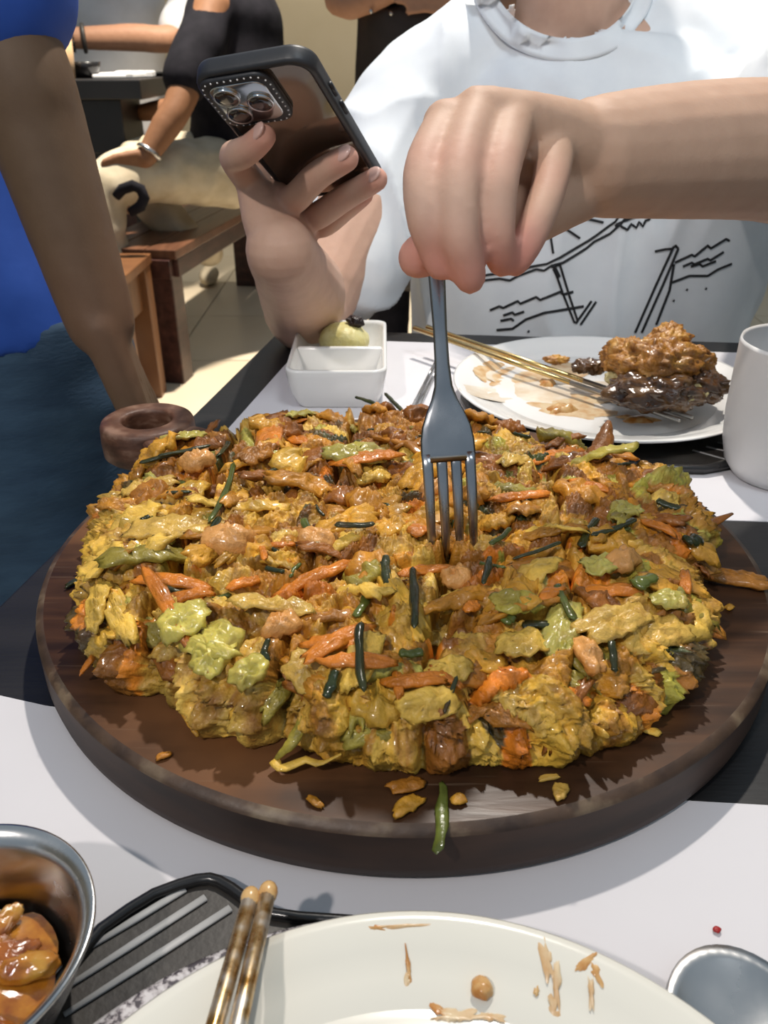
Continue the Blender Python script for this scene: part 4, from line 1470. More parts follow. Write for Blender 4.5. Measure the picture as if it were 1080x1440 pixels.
M['skin'] = skin_mat('light_skin')
M['tan_skin'] = skin_mat('tan_skin', .05)
M['shirt'] = mat('white_cotton', [(.3, (.70, .73, .76)), (.7, (.76, .79, .81))], 30, .85, bump=.15, bscale=900, bdist=.0004)
M['ink'] = mat('black_print_ink', (.010, .010, .012), 40, .7)
M['nail'] = mat('fingernail', (.66, .42, .36), 40, .25)
M['hair'] = mat('black_hair', [(.3, (.008, .007, .006)), (.7, (.03, .025, .022))], 120, .4, stretch=(1, 1, .1))

SK = (.60, .385, .285)
RED = (.66, .27, .21)
TANL = (.47, .295, .195)

# ================= the diner across the table
diner = empty('person', (.215, 1.03, 0), 0, 'seated person in white printed shirt holding phone and pressing the fork', 'person')
CXD = .250
NXD = .198
mb = MB()
# torso core, neck, head
limbs(mb, [((CXD, 1.06, .50), .125), ((CXD, 1.05, .72), .12), ((CXD, 1.055, .90), .105), ((CXD, 1.045, .985), .085)])
mb.ball((CXD - .085, 1.045, .96), (.07, .06, .05)); mb.ball((CXD + .085, 1.045, .96), (.07, .06, .05))
mb.ball((NXD - .01, 1.035, 1.00), (.076, .072, .056))
limbs(mb, [((NXD - .005, 1.035, 1.0), .058), ((NXD - .005, 1.02, 1.06), .056), ((NXD - .005, 1.0, 1.14), .054)])
mb.ball((NXD - .005, .985, 1.255), (.074, .092, .105)); mb.ball((NXD - .005, .945, 1.205), (.052, .055, .06)); mb.ball((NXD - .005, .888, 1.235), (.012, .018, .018))
for s in (-1, 1):
    mb.ball((NXD - .005 + s * .076, .99, 1.245), (.012, .02, .03))
# --- phone frame (camera coordinates -> world)


def CAMV(x, y, d):
    return Vector((x, d * cP + y * sP, CAMZ - d * sP + y * cP))


pTR = CAMV(-.0436, .2745, .500); pTL = CAMV(-.1225, .2755, .520); pBR = CAMV(.0028, .2546, .650)
ph_y = (pTR - pBR).normalized()
ph_x = (pTR - pTL); ph_x = (ph_x - ph_y * ph_x.dot(ph_y)).normalized()
ph_z = ph_x.cross(ph_y)
campos = Vector((0, 0, CAMZ))
pc = (pTL + pBR) / 2
if ph_z.dot(campos - pc) < 0: ph_z = -ph_z
PHW, PHL, PHT = .081, .160, .0125


def on_phone(px, py, off):
    d = ray(px, py)
    o_ = pc + ph_z * (PHT / 2)
    t = (o_ - campos).dot(ph_z) / d.dot(ph_z)
    return campos + d * t + ph_z * off


# --- arm with the phone (image left)
sh_r = PY(575, 165, 1.03); el_r = PY(437, 432, .862); wr_r = PY(394, 352, .655)
ame = MB()
limbs(ame, [(sh_r, .052), (sh_r.lerp(el_r, .5), .047), (el_r, .040), (el_r.lerp(wr_r, .35), .041), (el_r.lerp(wr_r, .75), .031), (wr_r, .0265)], 20, 4)
skin_v = MB()
hand_spots = []
hp = on_phone
f_index = [(hp(352, 252, .002), .0118), (hp(330, 216, .004), .0108), (hp(340, 192, .013), .0105), (hp(356, 178, .015), .0095), (hp(372, 166, .013), .0086)]
f_mid = [(hp(384, 264, .006), .0118), (hp(412, 250, .018), .0112), (hp(447, 222, .014), .0102), (hp(488, 204, .010), .0090)]
f_ring = [(hp(408, 286, .006), .0114), (hp(440, 276, .018), .0108), (hp(488, 252, .014), .0098), (hp(530, 234, .010), .0086)]
f_pink = [(hp(427, 308, .003), .0102), (hp(455, 298, .012), .0095), (hp(486, 280, .009), .0086), (hp(512, 264, .006), .0076)]
hmb = MB()
for ch_ in (f_index, f_mid, f_ring, f_pink):
    limbs(hmb, ch_, 16, 5)
    limbs(hmb, [(wr_r, .0225), (wr_r.lerp(ch_[0][0], .5), .0185), (ch_[0][0], ch_[0][1] * .92)], 16, 4)
    hand_spots += [(ch_[-1][0], .012, RED, .75), (ch_[-2][0], .010, RED, .25), (ch_[1][0], .012, RED, .35)]
pm = (f_index[0][0] + f_pink[0][0] + wr_r) / 3
hmb.ball(pm, (.020, .014, .022))
# thumb on the screen side
tb0 = wr_r.lerp(f_index[0][0], .55) - ph_z * .006
limbs(hmb, [(tb0, .015), (hp(352, 262, -.020), .0125), (hp(385, 225, -.026), .0105), (hp(420, 205, -.024), .0088)], 14, 4)
# --- arm with the fork (image right)
wr_l = PD(838, 222, .392); fa = PD(960, 214, .425); fb_ = PD(1085, 214, .475); el_l = PD(1190, 235, .555)
sh_l = Vector((CXD + .185, 1.0, .985))
limbs(ame, [(sh_l, .052), (sh_l.lerp(el_l, .5), .047), (el_l, .040), (fb_, .0375), (fa, .0325), (wr_l, .0265)], 20, 4)
g_index = [(PD(628, 176, .352), .0098), (PD(597, 236, .333), .0083), (PD(598, 302, .325), .0078), (PD(611, 344, .330), .0074), (PD(620, 372, .333), .0064)]
g_mid = [(PD(672, 158, .352), .0100), (PD(646, 240, .327), .0086), (PD(645, 322, .321), .0080), (PD(655, 366, .327), .0075), (PD(661, 391, .332), .0064)]
g_ring = [(PD(722, 164, .358), .0100), (PD(703, 240, .334), .0085), (PD(697, 314, .329), .0078), (PD(702, 350, .335), .0072), (PD(706, 369, .341), .0060)]
g_pink = [(PD(782, 196, .368), .0094), (PD(772, 262, .353), .0078), (PD(752, 318, .343), .0070), (PD(735, 352, .342), .0066), (PD(725, 370, .344), .0056)]
gmb = MB()
for ch_ in (g_index, g_mid, g_ring, g_pink):
    limbs(gmb, ch_, 16, 5)
    limbs(gmb, [(wr_l, .0225), (wr_l.lerp(ch_[0][0], .55), .0165), (ch_[0][0], .0105)], 16, 4)
    hand_spots += [(ch_[-1][0], .014, RED, .8), (ch_[-2][0], .010, RED, .30), (ch_[1][0], .011, RED, .30), (ch_[0][0], .010, TANL, .4)]
gmb.ball(PD(752, 222, .384), (.028, .022, .022))
th_ = [(PD(805, 262, .392), .0175), (PD(735, 305, .378), .0140), (PD(660, 335, .362), .0112), (PD(610, 352, .350), .0098), (PD(588, 362, .345), .0086)]
limbs(gmb, th_, 16, 4)
hand_spots += [(th_[-1][0], .014, RED, .85)]
# coarse trunk, fine arms and hands, one skin mesh
ame.add(hmb.v, hmb.f); ame.add(gmb.v, gmb.f)
b1 = remeshed(mb, .006, 4, .5); b2 = remeshed(ame, .0019, 3, .5)
bmj = bmesh.new(); bmj.from_mesh(b1); bmj.from_mesh(b2)
bme = bpy.data.meshes.new('body'); bmj.to_mesh(bme); bmj.free()
arm_spots = [(fb_, .08, TANL, .7), (fa, .06, TANL, .5), (el_l, .1, TANL, .7), (wr_l, .05, TANL, .6), (PD(740, 220, .37), .045, TANL, .65)]
paint(bme, SK, arm_spots + hand_spots)
dbody = link('body', bme, M['skin'], diner)


# nails of the phone hand
def nail(chain, parent, toward):
    tip, pv = chain[-1][0], chain[-2][0]
    ax = (tip - pv).normalized()
    nn = (toward - ax * toward.dot(ax)).normalized()
    sd = ax.cross(nn)
    R_ = Matrix((sd, ax, nn)).transposed()
    r = chain[-1][1]
    MB().ball(tip + ax * r * .15 + nn * r * .70, (r * .68, r * .95, r * .26), 14, 8, R_).build('fingernail', M['nail'], parent)


for ch_ in (f_index, f_mid, f_ring, f_pink):
    nail(ch_, dbody, (campos - pc).normalized() * .6 + Vector((0, 0, .5)))

# hair and face
hm = lump_mesh((NXD - .005, 1.0, 1.285), (.086, .100, .092), .05, 30, 3)
hm.v = [v for v in hm.v]
hair = hm.build('hair', M['hair'], diner)
for s in (-1, 1):
    MB().ball((NXD - .005 + s * .03, .905, 1.25), (.012, .006, .006)).build('eye', M['ink'], diner)
MB().tube([(NXD - .028, .893, 1.196), (NXD - .005, .888, 1.194), (NXD + .018, .893, 1.196)], [.002, .005, .002], 8).build('lips', M['nail'], diner)

# --- T-shirt
smb = MB()


def torso_loop(z, w_, d_, yc, n=48, e=2.4):
    out = []
    for k in range(n):
        a = 2 * math.pi * k / n
        c, s_ = math.cos(a), math.sin(a)
        out.append((CXD + w_ * math.copysign(abs(c) ** (2 / e), c), yc + d_ * math.copysign(abs(s_) ** (2 / e), s_), z))
    return out


loops = [torso_loop(z, w_, d_, yc) for z, w_, d_, yc in ((.47, .18, .13, 1.06), (.60, .205, .14, 1.06), (.75, .208, .135, 1.055), (.86, .210, .130, 1.05), (.94, .205, .118, 1.045), (.99, .185, .100, 1.04), (1.03, .13, .075, 1.035))]
lf = loft(loops)
smb.add(lf.v, lf.f)
for s, sh, tgt, rr_ in ((-1, sh_r, PY(497, 372, .935), .060), (1, sh_l, sh_l.lerp(el_l, .42), .066)):
    nb = Vector((NXD + s * .062, 1.035, 1.028))
    limbs(smb, [(nb, .044), (nb.lerp(sh, .5) + Vector((0, 0, .010)), .054), (sh, .066), (sh.lerp(tgt, .5), .066), (tgt, rr_)], 22, 3)
sme = remeshed(smb, .0045, 16, .5)


def fold(p):
    q = Vector((p.x * 9, p.y * 9, p.z * 3.2))
    f = noise.noise(q + Vector((3, 1, 0))) * .010
    w_ = .6 * noise.noise(p * 6)
    r1 = 1 - abs(noise.noise(Vector((p.x * 15 + p.z * 4 + w_, p.y * 9, p.z * 2.5 + 8)))) * 2.4
    f += max(0, r1) ** 1.6 * .0085
    # drag folds running down from each shoulder
    for sx, sd in ((CXD + .17, 2.2), (CXD - .17, 7.7)):
        a = math.atan2(p.z - 1.06, p.x - sx)
        d = math.hypot(p.z - 1.06, p.x - sx)
        r2 = 1 - abs(noise.noise(Vector((a * 2.6, sd, p.y * 1.5)))) * 2.4
        f += max(0, r2) ** 1.3 * .006 * math.exp(-((d - .17) / .09) ** 2)
    return f


displace(sme, fold)
sme.update()
bvh_full = BVHTree.FromPolygons([v.co.copy() for v in sme.vertices], [tuple(p.vertices) for p in sme.polygons])
# neckline
nkc = Vector((PY(803, 20, .955).x, 0, PY(803, 58, .945).z + .066)); nka, nkb = .078, .066


def in_neck(p):
    return ((p.x - nkc.x) / (nka * .9)) ** 2 + ((p.z - nkc.z) / (nkb * .93)) ** 2 < 1 or (abs(p.x - nkc.x) < nka * .9 and p.z > nkc.z)


bm = bmesh.new(); bm.from_mesh(sme)
bmesh.ops.delete(bm, geom=[v for v in bm.verts if in_neck(v.co) and v.co.y < 1.075], context='VERTS')
bm.to_mesh(sme); bm.free()
shirt = link('t_shirt', sme, M['shirt'], diner)
tag(shirt, 'white cotton shirt with a black line drawing of a beach')
so = shirt.modifiers.new('solid', 'SOLIDIFY'); so.thickness = .0016; so.offset = -1
# ribbed collar
cpts = []
for k in range(61):
    a = math.pi + math.pi * k / 60
    x, z = nkc.x + nka * math.cos(a) * 1.02, nkc.z + nkb * math.sin(a) * 1.02
    hit = bvh_full.ray_cast(Vector((x, .5, z)), Vector((0, 1, 0)))
    s_ = max(0.0, -math.sin(a))
    ana = 1.03 - .085 * s_ ** .7
    y = hit[0].y if hit[0] and hit[0].y < 1.03 else ana
    cpts.append([x, min(y, ana + .012), z])
ys = [p[1] for p in cpts]
for _ in range(6):
    ys = [ys[0]] + [(ys[i - 1] + ys[i] * 2 + ys[i + 1]) / 4 for i in range(1, 60)] + [ys[-1]]
vs, fs = [], []
for (x, _, z), y in zip(cpts, ys):
    dx, dz_ = (x - nkc.x) / nka, (z - nkc.z) / nkb
    nl = math.hypot(dx, dz_); dx, dz_ = dx / nl, dz_ / nl
    for o_, dy in ((-.003, .004), (-.004, -.001), (0, -.0035), (.006, -.0038), (.012, -.0036), (.0155, -.003), (.017, .002)):
        vs.append((x + dx * o_, y + dy - .003 - .0 * o_, z + dz_ * o_))
for i in range(60):
    for k in range(6):
        fs.append((i * 7 + k, i * 7 + k + 1, (i + 1) * 7 + k + 1, (i + 1) * 7 + k))
# lay the outer edge on the cloth
vs2 = []
for i, p in enumerate(vs):
    k = i % 7
    hit = bvh_full.ray_cast(Vector((p[0], .5, p[2])), Vector((0, 1, 0)))
    y = p[1]
    if hit[0] and k >= 2 and hit[0].y < y + .03:
        y = .35 * y + .65 * (hit[0].y - (.0040 if k < 6 else -.001))
    vs2.append((p[0], y, p[2]))
MB().add(vs2, fs).build('collar', M['shirt'], shirt)

# --- trousers and the bench under the diner
tro = MB()
for s in (-1, 1):
    limbs(tro, [((CXD + s * .085, 1.10, .50), .100), ((CXD + s * .10, .92, .53), .088), ((CXD + s * .11, .72, .54), .070), ((CXD + s * .11, .69, .30), .058), ((CXD + s * .11, .72, .08), .048)], 18, 4)
link('trousers', remeshed(tro, .009, 5), mat('dark_trousers', (.02, .022, .028), 20, .85), diner)
for s in (-1, 1):
    MB().ball((CXD + s * .11, .68, .04), (.042, .12, .04)).build('shoe', M['hair'], diner)
dbn = empty('wooden_bench', (CXD, 1.12, 0), 0, 'dark wooden bench under the person in the white printed shirt', 'bench')
for k in range(3):
    MB().box((CXD, 1.02 + .10 * k, .385), (1.1, .096, .03)).build('seat_plank', M['benchtop'], dbn, smooth=False, bevel=.003)
for x in (-.45, .45):
    MB().box((CXD + x, 1.12, .185), (.08, .24, .37)).build('leg', M['darkwood'], dbn, smooth=False, bevel=.003)

# --- the line drawing on the shirt (the figure in the chair is left out)
SB = BVHTree.FromPolygons([v.co.copy() for v in sme.vertices], [tuple(p.vertices) for p in sme.polygons])


def cr(x, y):
    return (680 + x / 2.7, 260 + y / 2.7)


def ink_line(pts, wpx=2.2, name='printed_line', close=False):
    P = []
    dense = []
    for (a, b) in zip(pts, pts[1:]):
        n = max(2, int(math.hypot(b[0] - a[0], b[1] - a[1]) / 9))
        for k in range(n):
            t = k / n
            dense.append((a[0] + (b[0] - a[0]) * t, a[1] + (b[1] - a[1]) * t))
    dense.append(pts[-1])
    for x, y in dense:
        px, py = cr(x, y)
        hit = SB.ray_cast(campos, ray(px, py).normalized())
        if hit[0] is None: continue
        P.append((hit[0], hit[1], (hit[0] - campos).length))
    if len(P) < 2: return
    vs, fs = [], []
    for i, (p, n, dist) in enumerate(P):
        if n.y > 0: n = -n
        t = (P[min(i + 1, len(P) - 1)][0] - P[max(i - 1, 0)][0]).normalized()
        s_ = n.cross(t).normalized()
        w_ = wpx * dist / FPX / 2
        vs += [p + s_ * w_ - n * .0006, p + s_ * w_ * .85 + n * .0014, p - s_ * w_ * .85 + n * .0014, p - s_ * w_ - n * .0006]
    for i in range(len(P) - 1):
        for k in range(3):
            fs.append((i * 4 + k, i * 4 + k + 1, i * 4 + k + 5, i * 4 + k + 4))
    MB().add(vs, fs).build(name, M['ink'], shirt)


LINES = [
    [(-40, 372), (0, 362), (60, 355), (100, 362), (130, 345), (200, 320), (230, 325), (260, 305), (300, 295), (350, 265), (390, 240), (420, 215), (440, 205), (480, 185), (520, 150), (550, 110), (580, 90)],
    [(-20, 348), (20, 340), (100, 330), (140, 325), (180, 310), (240, 300), (290, 275), (340, 245), (400, 210), (430, 190), (470, 160), (500, 140), (520, 110), (545, 80)],
    [(270, 108), (320, 95), (370, 78), (430, 65), (490, 60)], [(295, 120), (370, 100), (430, 88), (525, 80)],
    [(265, 130), (310, 165), (365, 202)], [(258, 145), (256, 200), (265, 260)], [(300, 120), (380, 125), (455, 142)],
    [(500, 155), (515, 150), (530, 162), (545, 170), (560, 148), (580, 162), (590, 140), (605, 157), (615, 135), (630, 130), (637, 105), (628, 85)],
    [(505, 150), (560, 125), (600, 110), (615, 95)],
    [(80, 235), (95, 210), (115, 185)], [(65, 325), (80, 300)],
    [(265, 310), (300, 410), (345, 522)], [(290, 305), (322, 410), (357, 515)], [(258, 312), (292, 300)],
    [(720, 235), (650, 390), (575, 560)], [(738, 242), (680, 380), (600, 560)], [(718, 238), (728, 230), (738, 242)],
    [(722, 300), (705, 400), (655, 530)], [(650, 252), (690, 244), (718, 242)],
    [(410, 440), (350, 525)], [(428, 442), (368, 530)],
    [(25, 475), (60, 460), (75, 466), (130, 440), (140, 450), (200, 425), (215, 436), (290, 405), (302, 415), (340, 405)],
    [(75, 495), (110, 483), (118, 492), (155, 480)], [(65, 515), (105, 507), (115, 515)], [(50, 550), (110, 545), (160, 510), (230, 485), (320, 470), (380, 460)],
    [(725, 295), (790, 265), (800, 271), (850, 230), (862, 241), (920, 205), (932, 212)], [(755, 310), (790, 295), (800, 301), (850, 280), (860, 286), (910, 255)],
    [(785, 310), (820, 300), (830, 309), (880, 290)], [(715, 370), (780, 345), (850, 345), (890, 320), (940, 300)],
    [(768, 395), (773, 399)], [(840, 391), (845, 395)], [(718, 436), (723, 440)], [(168, 553), (174, 557)],
]
for L_ in LINES:
    ink_line(L_, 3.0)
ink_line([(268, 315), (285, 350)], 6.5)

# ================= phone in its case
M['case'] = mat('black_phone_case', [(.3, (.012, .013, .016)), (.7, (.022, .023, .027))], 40, .45, bump=.05, bscale=300)
M['phone_back'] = mat('glossy_phone_back', [(.3, (.24, .19, .15)), (.7, (.28, .225, .18))], 5, .09, .85)
M['lens'] = mat('camera_lens', [(.3, (.010, .008, .012)), (.7, (.03, .018, .012))], 60, .05, coat=1.0)
M['plate'] = mat('polished_camera_plate', [(.3, (.52, .55, .58)), (.7, (.66, .69, .72))], 20, .16, 1.0)
M['stud'] = mat('white_stud', (.85, .85, .85), 20, .15)
M['screen'] = mat('dark_phone_screen', (.008, .008, .010), 20, .06)
phone = empty('smartphone', tuple(pc), 0, 'smartphone in a black-edged case held up by the seated person', 'phone')


def L2W(x, y, z):
    return pc + ph_x * x + ph_y * y + ph_z * z


def ph_loop(hx, hy, r, z, n=8):
    return [L2W(x, y, z) for x, y in rrect(0, 0, hx, hy, r, n)]


hx, hy, t2 = PHW / 2, PHL / 2, PHT / 2
ring = [ph_loop(hx - .0025, hy - .0025, .0135, t2), ph_loop(hx - .0006, hy - .0006, .0150, t2 - .001), ph_loop(hx, hy, .0155, t2 - .003), ph_loop(hx, hy, .0155, -t2 + .003), ph_loop(hx - .0006, hy - .0006, .0150, -t2 + .001),
        ph_loop(hx - .0025, hy - .0025, .0135, -t2), ph_loop(hx - .0045, hy - .0045, .012, -t2 + .0008), ph_loop(hx - .0045, hy - .0045, .012, t2 - .0008), ph_loop(hx - .0025, hy - .0025, .0135, t2)]
cs = loft(ring, False, False).build('case_frame', M['case'], phone)
loft([ph_loop(hx - .0043, hy - .0043, .012, t2 - .0016), ph_loop(hx - .0043, hy - .0043, .012, t2 - .0012)]).build('back_glass', M['phone_back'], phone, smooth=False)
loft([ph_loop(hx - .0043, hy - .0043, .012, -t2 + .0012), ph_loop(hx - .0043, hy - .0043, .012, -t2 + .0016)]).build('screen', M['screen'], phone, smooth=False)
for yy in (.02, .04):
    MB().tube([L2W(hx + .0002, yy - .006, 0), L2W(hx + .0002, yy + .006, 0)], .0016, 10).build('side_button', M['case'], phone)
# camera block, upper corner seen from the back
CBX, CBY, CBH = -hx + .0275, hy - .0280, .0225


def cb_loop(h, r, z):
    return [L2W(x, y, z) for x, y in rrect(CBX, CBY, h, h, r, 6)]


cbk = loft([cb_loop(CBH + .002, .010, t2 - .0012), cb_loop(CBH + .002, .010, t2 + .0022), cb_loop(CBH, .009, t2 + .0028)]).build('camera_block', M['case'], phone)
loft([cb_loop(CBH - .003, .008, t2 + .0027), cb_loop(CBH - .003, .008, t2 + .0032), cb_loop(CBH - .0035, .008, t2 + .0034)]).build('camera_plate', M['plate'], cbk)
for lx, ly in ((-.0095, .0095), (-.0095, -.0095), (.0098, 0)):
    c = L2W(CBX + lx, CBY + ly, t2)
    def ringpts(r, z):
        return [L2W(CBX + lx + r * math.cos(2 * math.pi * k / 28), CBY + ly + r * math.sin(2 * math.pi * k / 28), t2 + z) for k in range(28)]
    loft([ringpts(.0088, .003), ringpts(.0088, .0052), ringpts(.0082, .0056), ringpts(.0074, .0052)]).build('lens_ring', M['plate'], cbk)
    loft([ringpts(.0074, .0050), ringpts(.0074, .0053), ringpts(.004, .0055)]).build('lens', M['lens'], cbk)
per = rrect(CBX, CBY, CBH + .0002, CBH + .0002, .009, 3)
for i, (x, y) in enumerate(per):
    x2, y2 = per[(i + 1) % len(per)]
    n = max(1, int(math.hypot(x2 - x, y2 - y) / .0045))
    for k in range(n):
        t = k / n
        MB().ball(L2W(x + (x2 - x) * t, y + (y2 - y) * t, t2 + .0026), (.0007, .0007, .0007), 8, 6).build('stud', M['stud'], cbk)
# ------------------------------------------------------------------ waiter in blue beside the table
M['blue'] = mat('royal_blue_jersey', [(.3, (.010, .060, .33)), (.7, (.018, .085, .42))], 12, .75, bump=.2, bscale=60)
M['denim'] = mat('dark_blue_denim', [(.3, (.018, .045, .085)), (.7, (.04, .085, .14))], 14, .85, stretch=(1, 1, 3), bump=.3, bscale=120)
M['black_cloth'] = mat('black_cloth', [(.3, (.006, .006, .009)), (.7, (.014, .013, .018))], 20, .9, bump=.2, bscale=40, spec=.15)
M['beige_cloth'] = mat('beige_trouser_cloth', [(.3, (.42, .35, .24)), (.7, (.56, .49, .37))], 14, .85, bump=.4, bscale=30)
M['apron'] = mat('dark_brown_apron', [(.3, (.014, .009, .008)), (.7, (.028, .018, .016))], 14, .5, bump=.2, bscale=30)
M['white_cloth'] = mat('white_shirt_cloth', [(.3, (.62, .62, .62)), (.7, (.74, .74, .75))], 10, .8, bump=.2, bscale=30)
DK = (.125, .078, .046); DKR = (.20, .10, .06)


def soft_torso(mb, cx, cy, rows, n=36, e=2.3):
    loops = []
    for z, w_, d_, ox, oy in rows:
        lp = []
        for k in range(n):
            a = 2 * math.pi * k / n
            c, s_ = math.cos(a), math.sin(a)
            lp.append((cx + ox + w_ * math.copysign(abs(c) ** (2 / e), c), cy + oy + d_ * math.copysign(abs(s_) ** (2 / e), s_), z))
        loops.append(lp)
    lf = loft(loops)
    mb.add(lf.v, lf.f)


def simple_head(mb, c):
    mb.ball(c, (.075, .092, .11)); mb.ball(c + Vector((0, -.03, -.055)), (.05, .055, .055)); mb.ball(c + Vector((0, -.098, -.012)), (.012, .016, .018))
    for s in (-1, 1): mb.ball(c + Vector((s * .076, 0, -.01)), (.012, .02, .03))


def five_fingers(mb, wrist, d, side, r=.0085, L=.085, curl=Vector((0, 0, 0))):
    """palm and five unequal, slightly curled fingers hanging along d"""
    d = d.normalized(); side = side.normalized()
    pal = wrist + d * .085
    for k, (o_, l) in enumerate(((-.030, .90), (-.010, 1.0), (.010, .95), (.029, .75))):
        b = pal + side * o_
        limbs(mb, [(wrist + side * o_ * .5, .017), (b, .0125), (b + d * L * l * .5 + curl * .4, r * 1.05), (b + d * L * l * .85 + curl * 1.2, r * .85)], 12, 3)
    limbs(mb, [(wrist + d * .02 - side * .02, .014), (wrist + d * .065 - side * .048, .0115), (wrist + d * .105 - side * .055 + curl * .5, .009)], 12, 3)


wt = empty('person', (-.46, .86, 0), 0, 'standing person in royal blue shirt and jeans at the left of the table', 'person')
mb = MB()
WX, WY = -.455, .875
limbs(mb, [((WX - .01, WY, .72), .09), ((WX - .05, WY, .95), .10), ((WX - .13, WY + .02, 1.3), .10)]); limbs(mb, [((WX - .13, WY + .02, 1.36), .06), ((WX - .12, WY, 1.48), .055)])
simple_head(mb, Vector((WX - .12, WY - .01, 1.58)))
for s in (-1, 1):
    limbs(mb, [((WX + s * .08, WY, .70), .07), ((WX + s * .095, WY - .01, .48), .055), ((WX + s * .10, WY + .01, .09), .04)])
w_sh = Vector((-.41, .84, 1.33)); w_el = PY(2, 28, .70); w_wr = PY(142, 455, .655)
limbs(mb, [(w_sh, .050), (w_el, .035), (w_el.lerp(w_wr, .35), .0365), (w_el.lerp(w_wr, .75), .031), (w_wr, .027)], 18, 4)
five_fingers(mb, w_wr, PY(188, 560, .66) - w_wr, Vector((.25, -1, 0)), curl=Vector((.01, -.004, 0)))
w2 = Vector((WX - .31, WY + .03, 1.33))
limbs(mb, [(w2, .055), ((WX - .34, WY - .02, 1.08), .043), ((WX - .28, WY - .10, .85), .028)], 18, 4)
five_fingers(mb, Vector((WX - .28, WY - .10, .85)), Vector((.02, -.03, -1)), Vector((0, 1, 0)))
bm_ = remeshed(mb, .0045, 5)
paint(bm_, DK, [(w_wr, .06, DKR, .5)])
link('body', bm_, M['tan_skin'], wt)
tmb = MB()
soft_torso(tmb, WX, WY, [(.762, .183, .120, -.005, 0), (.82, .185, .121, -.02, 0), (.88, .186, .122, -.045, 0), (1.0, .182, .118, -.065, .02), (1.2, .19, .122, -.115, .03), (1.33, .18, .105, -.14, .03), (1.40, .10, .07, -.13, .03)])
limbs(tmb, [(w_sh, .072), (w_sh.lerp(w_el, .5), .066), (w_sh.lerp(w_el, .93), .062)], 20, 3)
limbs(tmb, [(w2, .072), (w2.lerp(Vector((WX - .34, WY - .02, 1.08)), .8), .064)], 20, 3)
tm_ = remeshed(tmb, .007, 8)
displace(tm_, lambda p: noise.noise(Vector((p.x * 9, p.y * 9, p.z * 5))) * .012 + noise.noise(Vector((p.x * 20, p.y * 20, p.z * 9))) * .004)
link('blue_shirt', tm_, M['blue'], wt)
jmb = MB()
soft_torso(jmb, WX, WY, [(.30, .165, .10, 0, 0), (.45, .175, .112, 0, 0), (.60, .175, .118, 0, 0), (.70, .182, .120, 0, 0), (.785, .176, .114, 0, 0)])
for s in (-1, 1):
    limbs(jmb, [((WX + s * .085, WY, .72), .098), ((WX + s * .095, WY - .01, .46), .078), ((WX + s * .10, WY + .01, .06), .062)], 20, 4)
jm_ = remeshed(jmb, .007, 6)
displace(jm_, lambda p: noise.noise(Vector((p.x * 14, p.y * 14, p.z * 22))) * .005)
link('jeans', jm_, M['denim'], wt)
lump_mesh((WX - .12, WY + .02, 1.615), (.085, .10, .09), .05, 30, 3).build('hair', M['hair'], wt)
for s in (-1, 1):
    MB().ball((WX + s * .10, WY - .04, .035), (.045, .13, .035)).build('shoe', M['black_cloth'], wt)

# ------------------------------------------------------------------ wooden benches
A_ = PZ(150, 326, .46); B_ = PZ(247, 352, .46); C_ = PZ(346, 297, .46)
bu = (C_ - B_).normalized(); bwv = (A_ - B_); bwid = .32
bnrm = Vector((-bu.y, bu.x, 0))
if bnrm.dot(bwv) < 0: bnrm = -bnrm
bench = empty('wooden_bench', (B_.x, B_.y, 0), 0, 'dark wooden bench under the man in black', 'bench')
ang = math.atan2(bu.y, bu.x)
RB = Matrix.Rotation(ang, 3, 'Z')


def bpt(l, w_, z):
    p = B_ + bu * l + bnrm * w_
    return Vector((p.x, p.y, z))


BL = 1.5
for k in range(3):
    MB().box(bpt(BL / 2, bwid * (k + .5) / 3, .445), (BL, bwid / 3 - .004, .03), RB).build('seat_plank', M['benchtop'], bench, smooth=False, bevel=.003)
MB().box(bpt(BL / 2, .02, .40), (BL - .04, .03, .06), RB).build('side_rail', M['darkwood'], bench, smooth=False, bevel=.003)
MB().box(bpt(BL / 2, bwid - .02, .40), (BL - .04, .03, .06), RB).build('side_rail', M['darkwood'], bench, smooth=False, bevel=.003)
for l in (.07, BL - .07):
    MB().box(bpt(l, bwid / 2, .215), (.09, bwid - .07, .43), RB).build('leg', M['darkwood'], bench, smooth=False, bevel=.004)
MB().box(bpt(.0, bwid / 2, .40), (.03, bwid - .04, .06), RB).build('end_rail', M['darkwood'], bench, smooth=False, bevel=.003)

st2 = empty('wooden_stool', (-.9, 2.6, 0), 0, 'orange-brown wooden stool behind the arm of the blue-shirted person', 'stool')
SX0, SX1, SY0, SY1 = -1.10, -.735, 2.36, 2.72
for k in range(3):
    wd = (SX1 - SX0) / 3
    MB().box((SX0 + wd * (k + .5), (SY0 + SY1) / 2, .44), (wd - .004, SY1 - SY0, .03)).build('seat_plank', M['orangewood'], st2, smooth=False, bevel=.003)
for x in (SX0 + .04, SX1 - .04):
    for y in (SY0 + .05, SY1 - .05):
        MB().box((x, y, .2125), (.07, .07, .425)).build('leg', M['orangewood'], st2, smooth=False, bevel=.003)
for x in (SX0 + .04, SX1 - .04):
    MB().box((x, (SY0 + SY1) / 2, .36), (.03, SY1 - SY0 - .17, .12)).build('side_rail', M['orangewood'], st2, smooth=False)
MB().box(((SX0 + SX1) / 2, SY0 + .05, .30), (SX1 - SX0 - .15, .025, .25)).build('front_panel', M['orangewood'], st2, smooth=False)

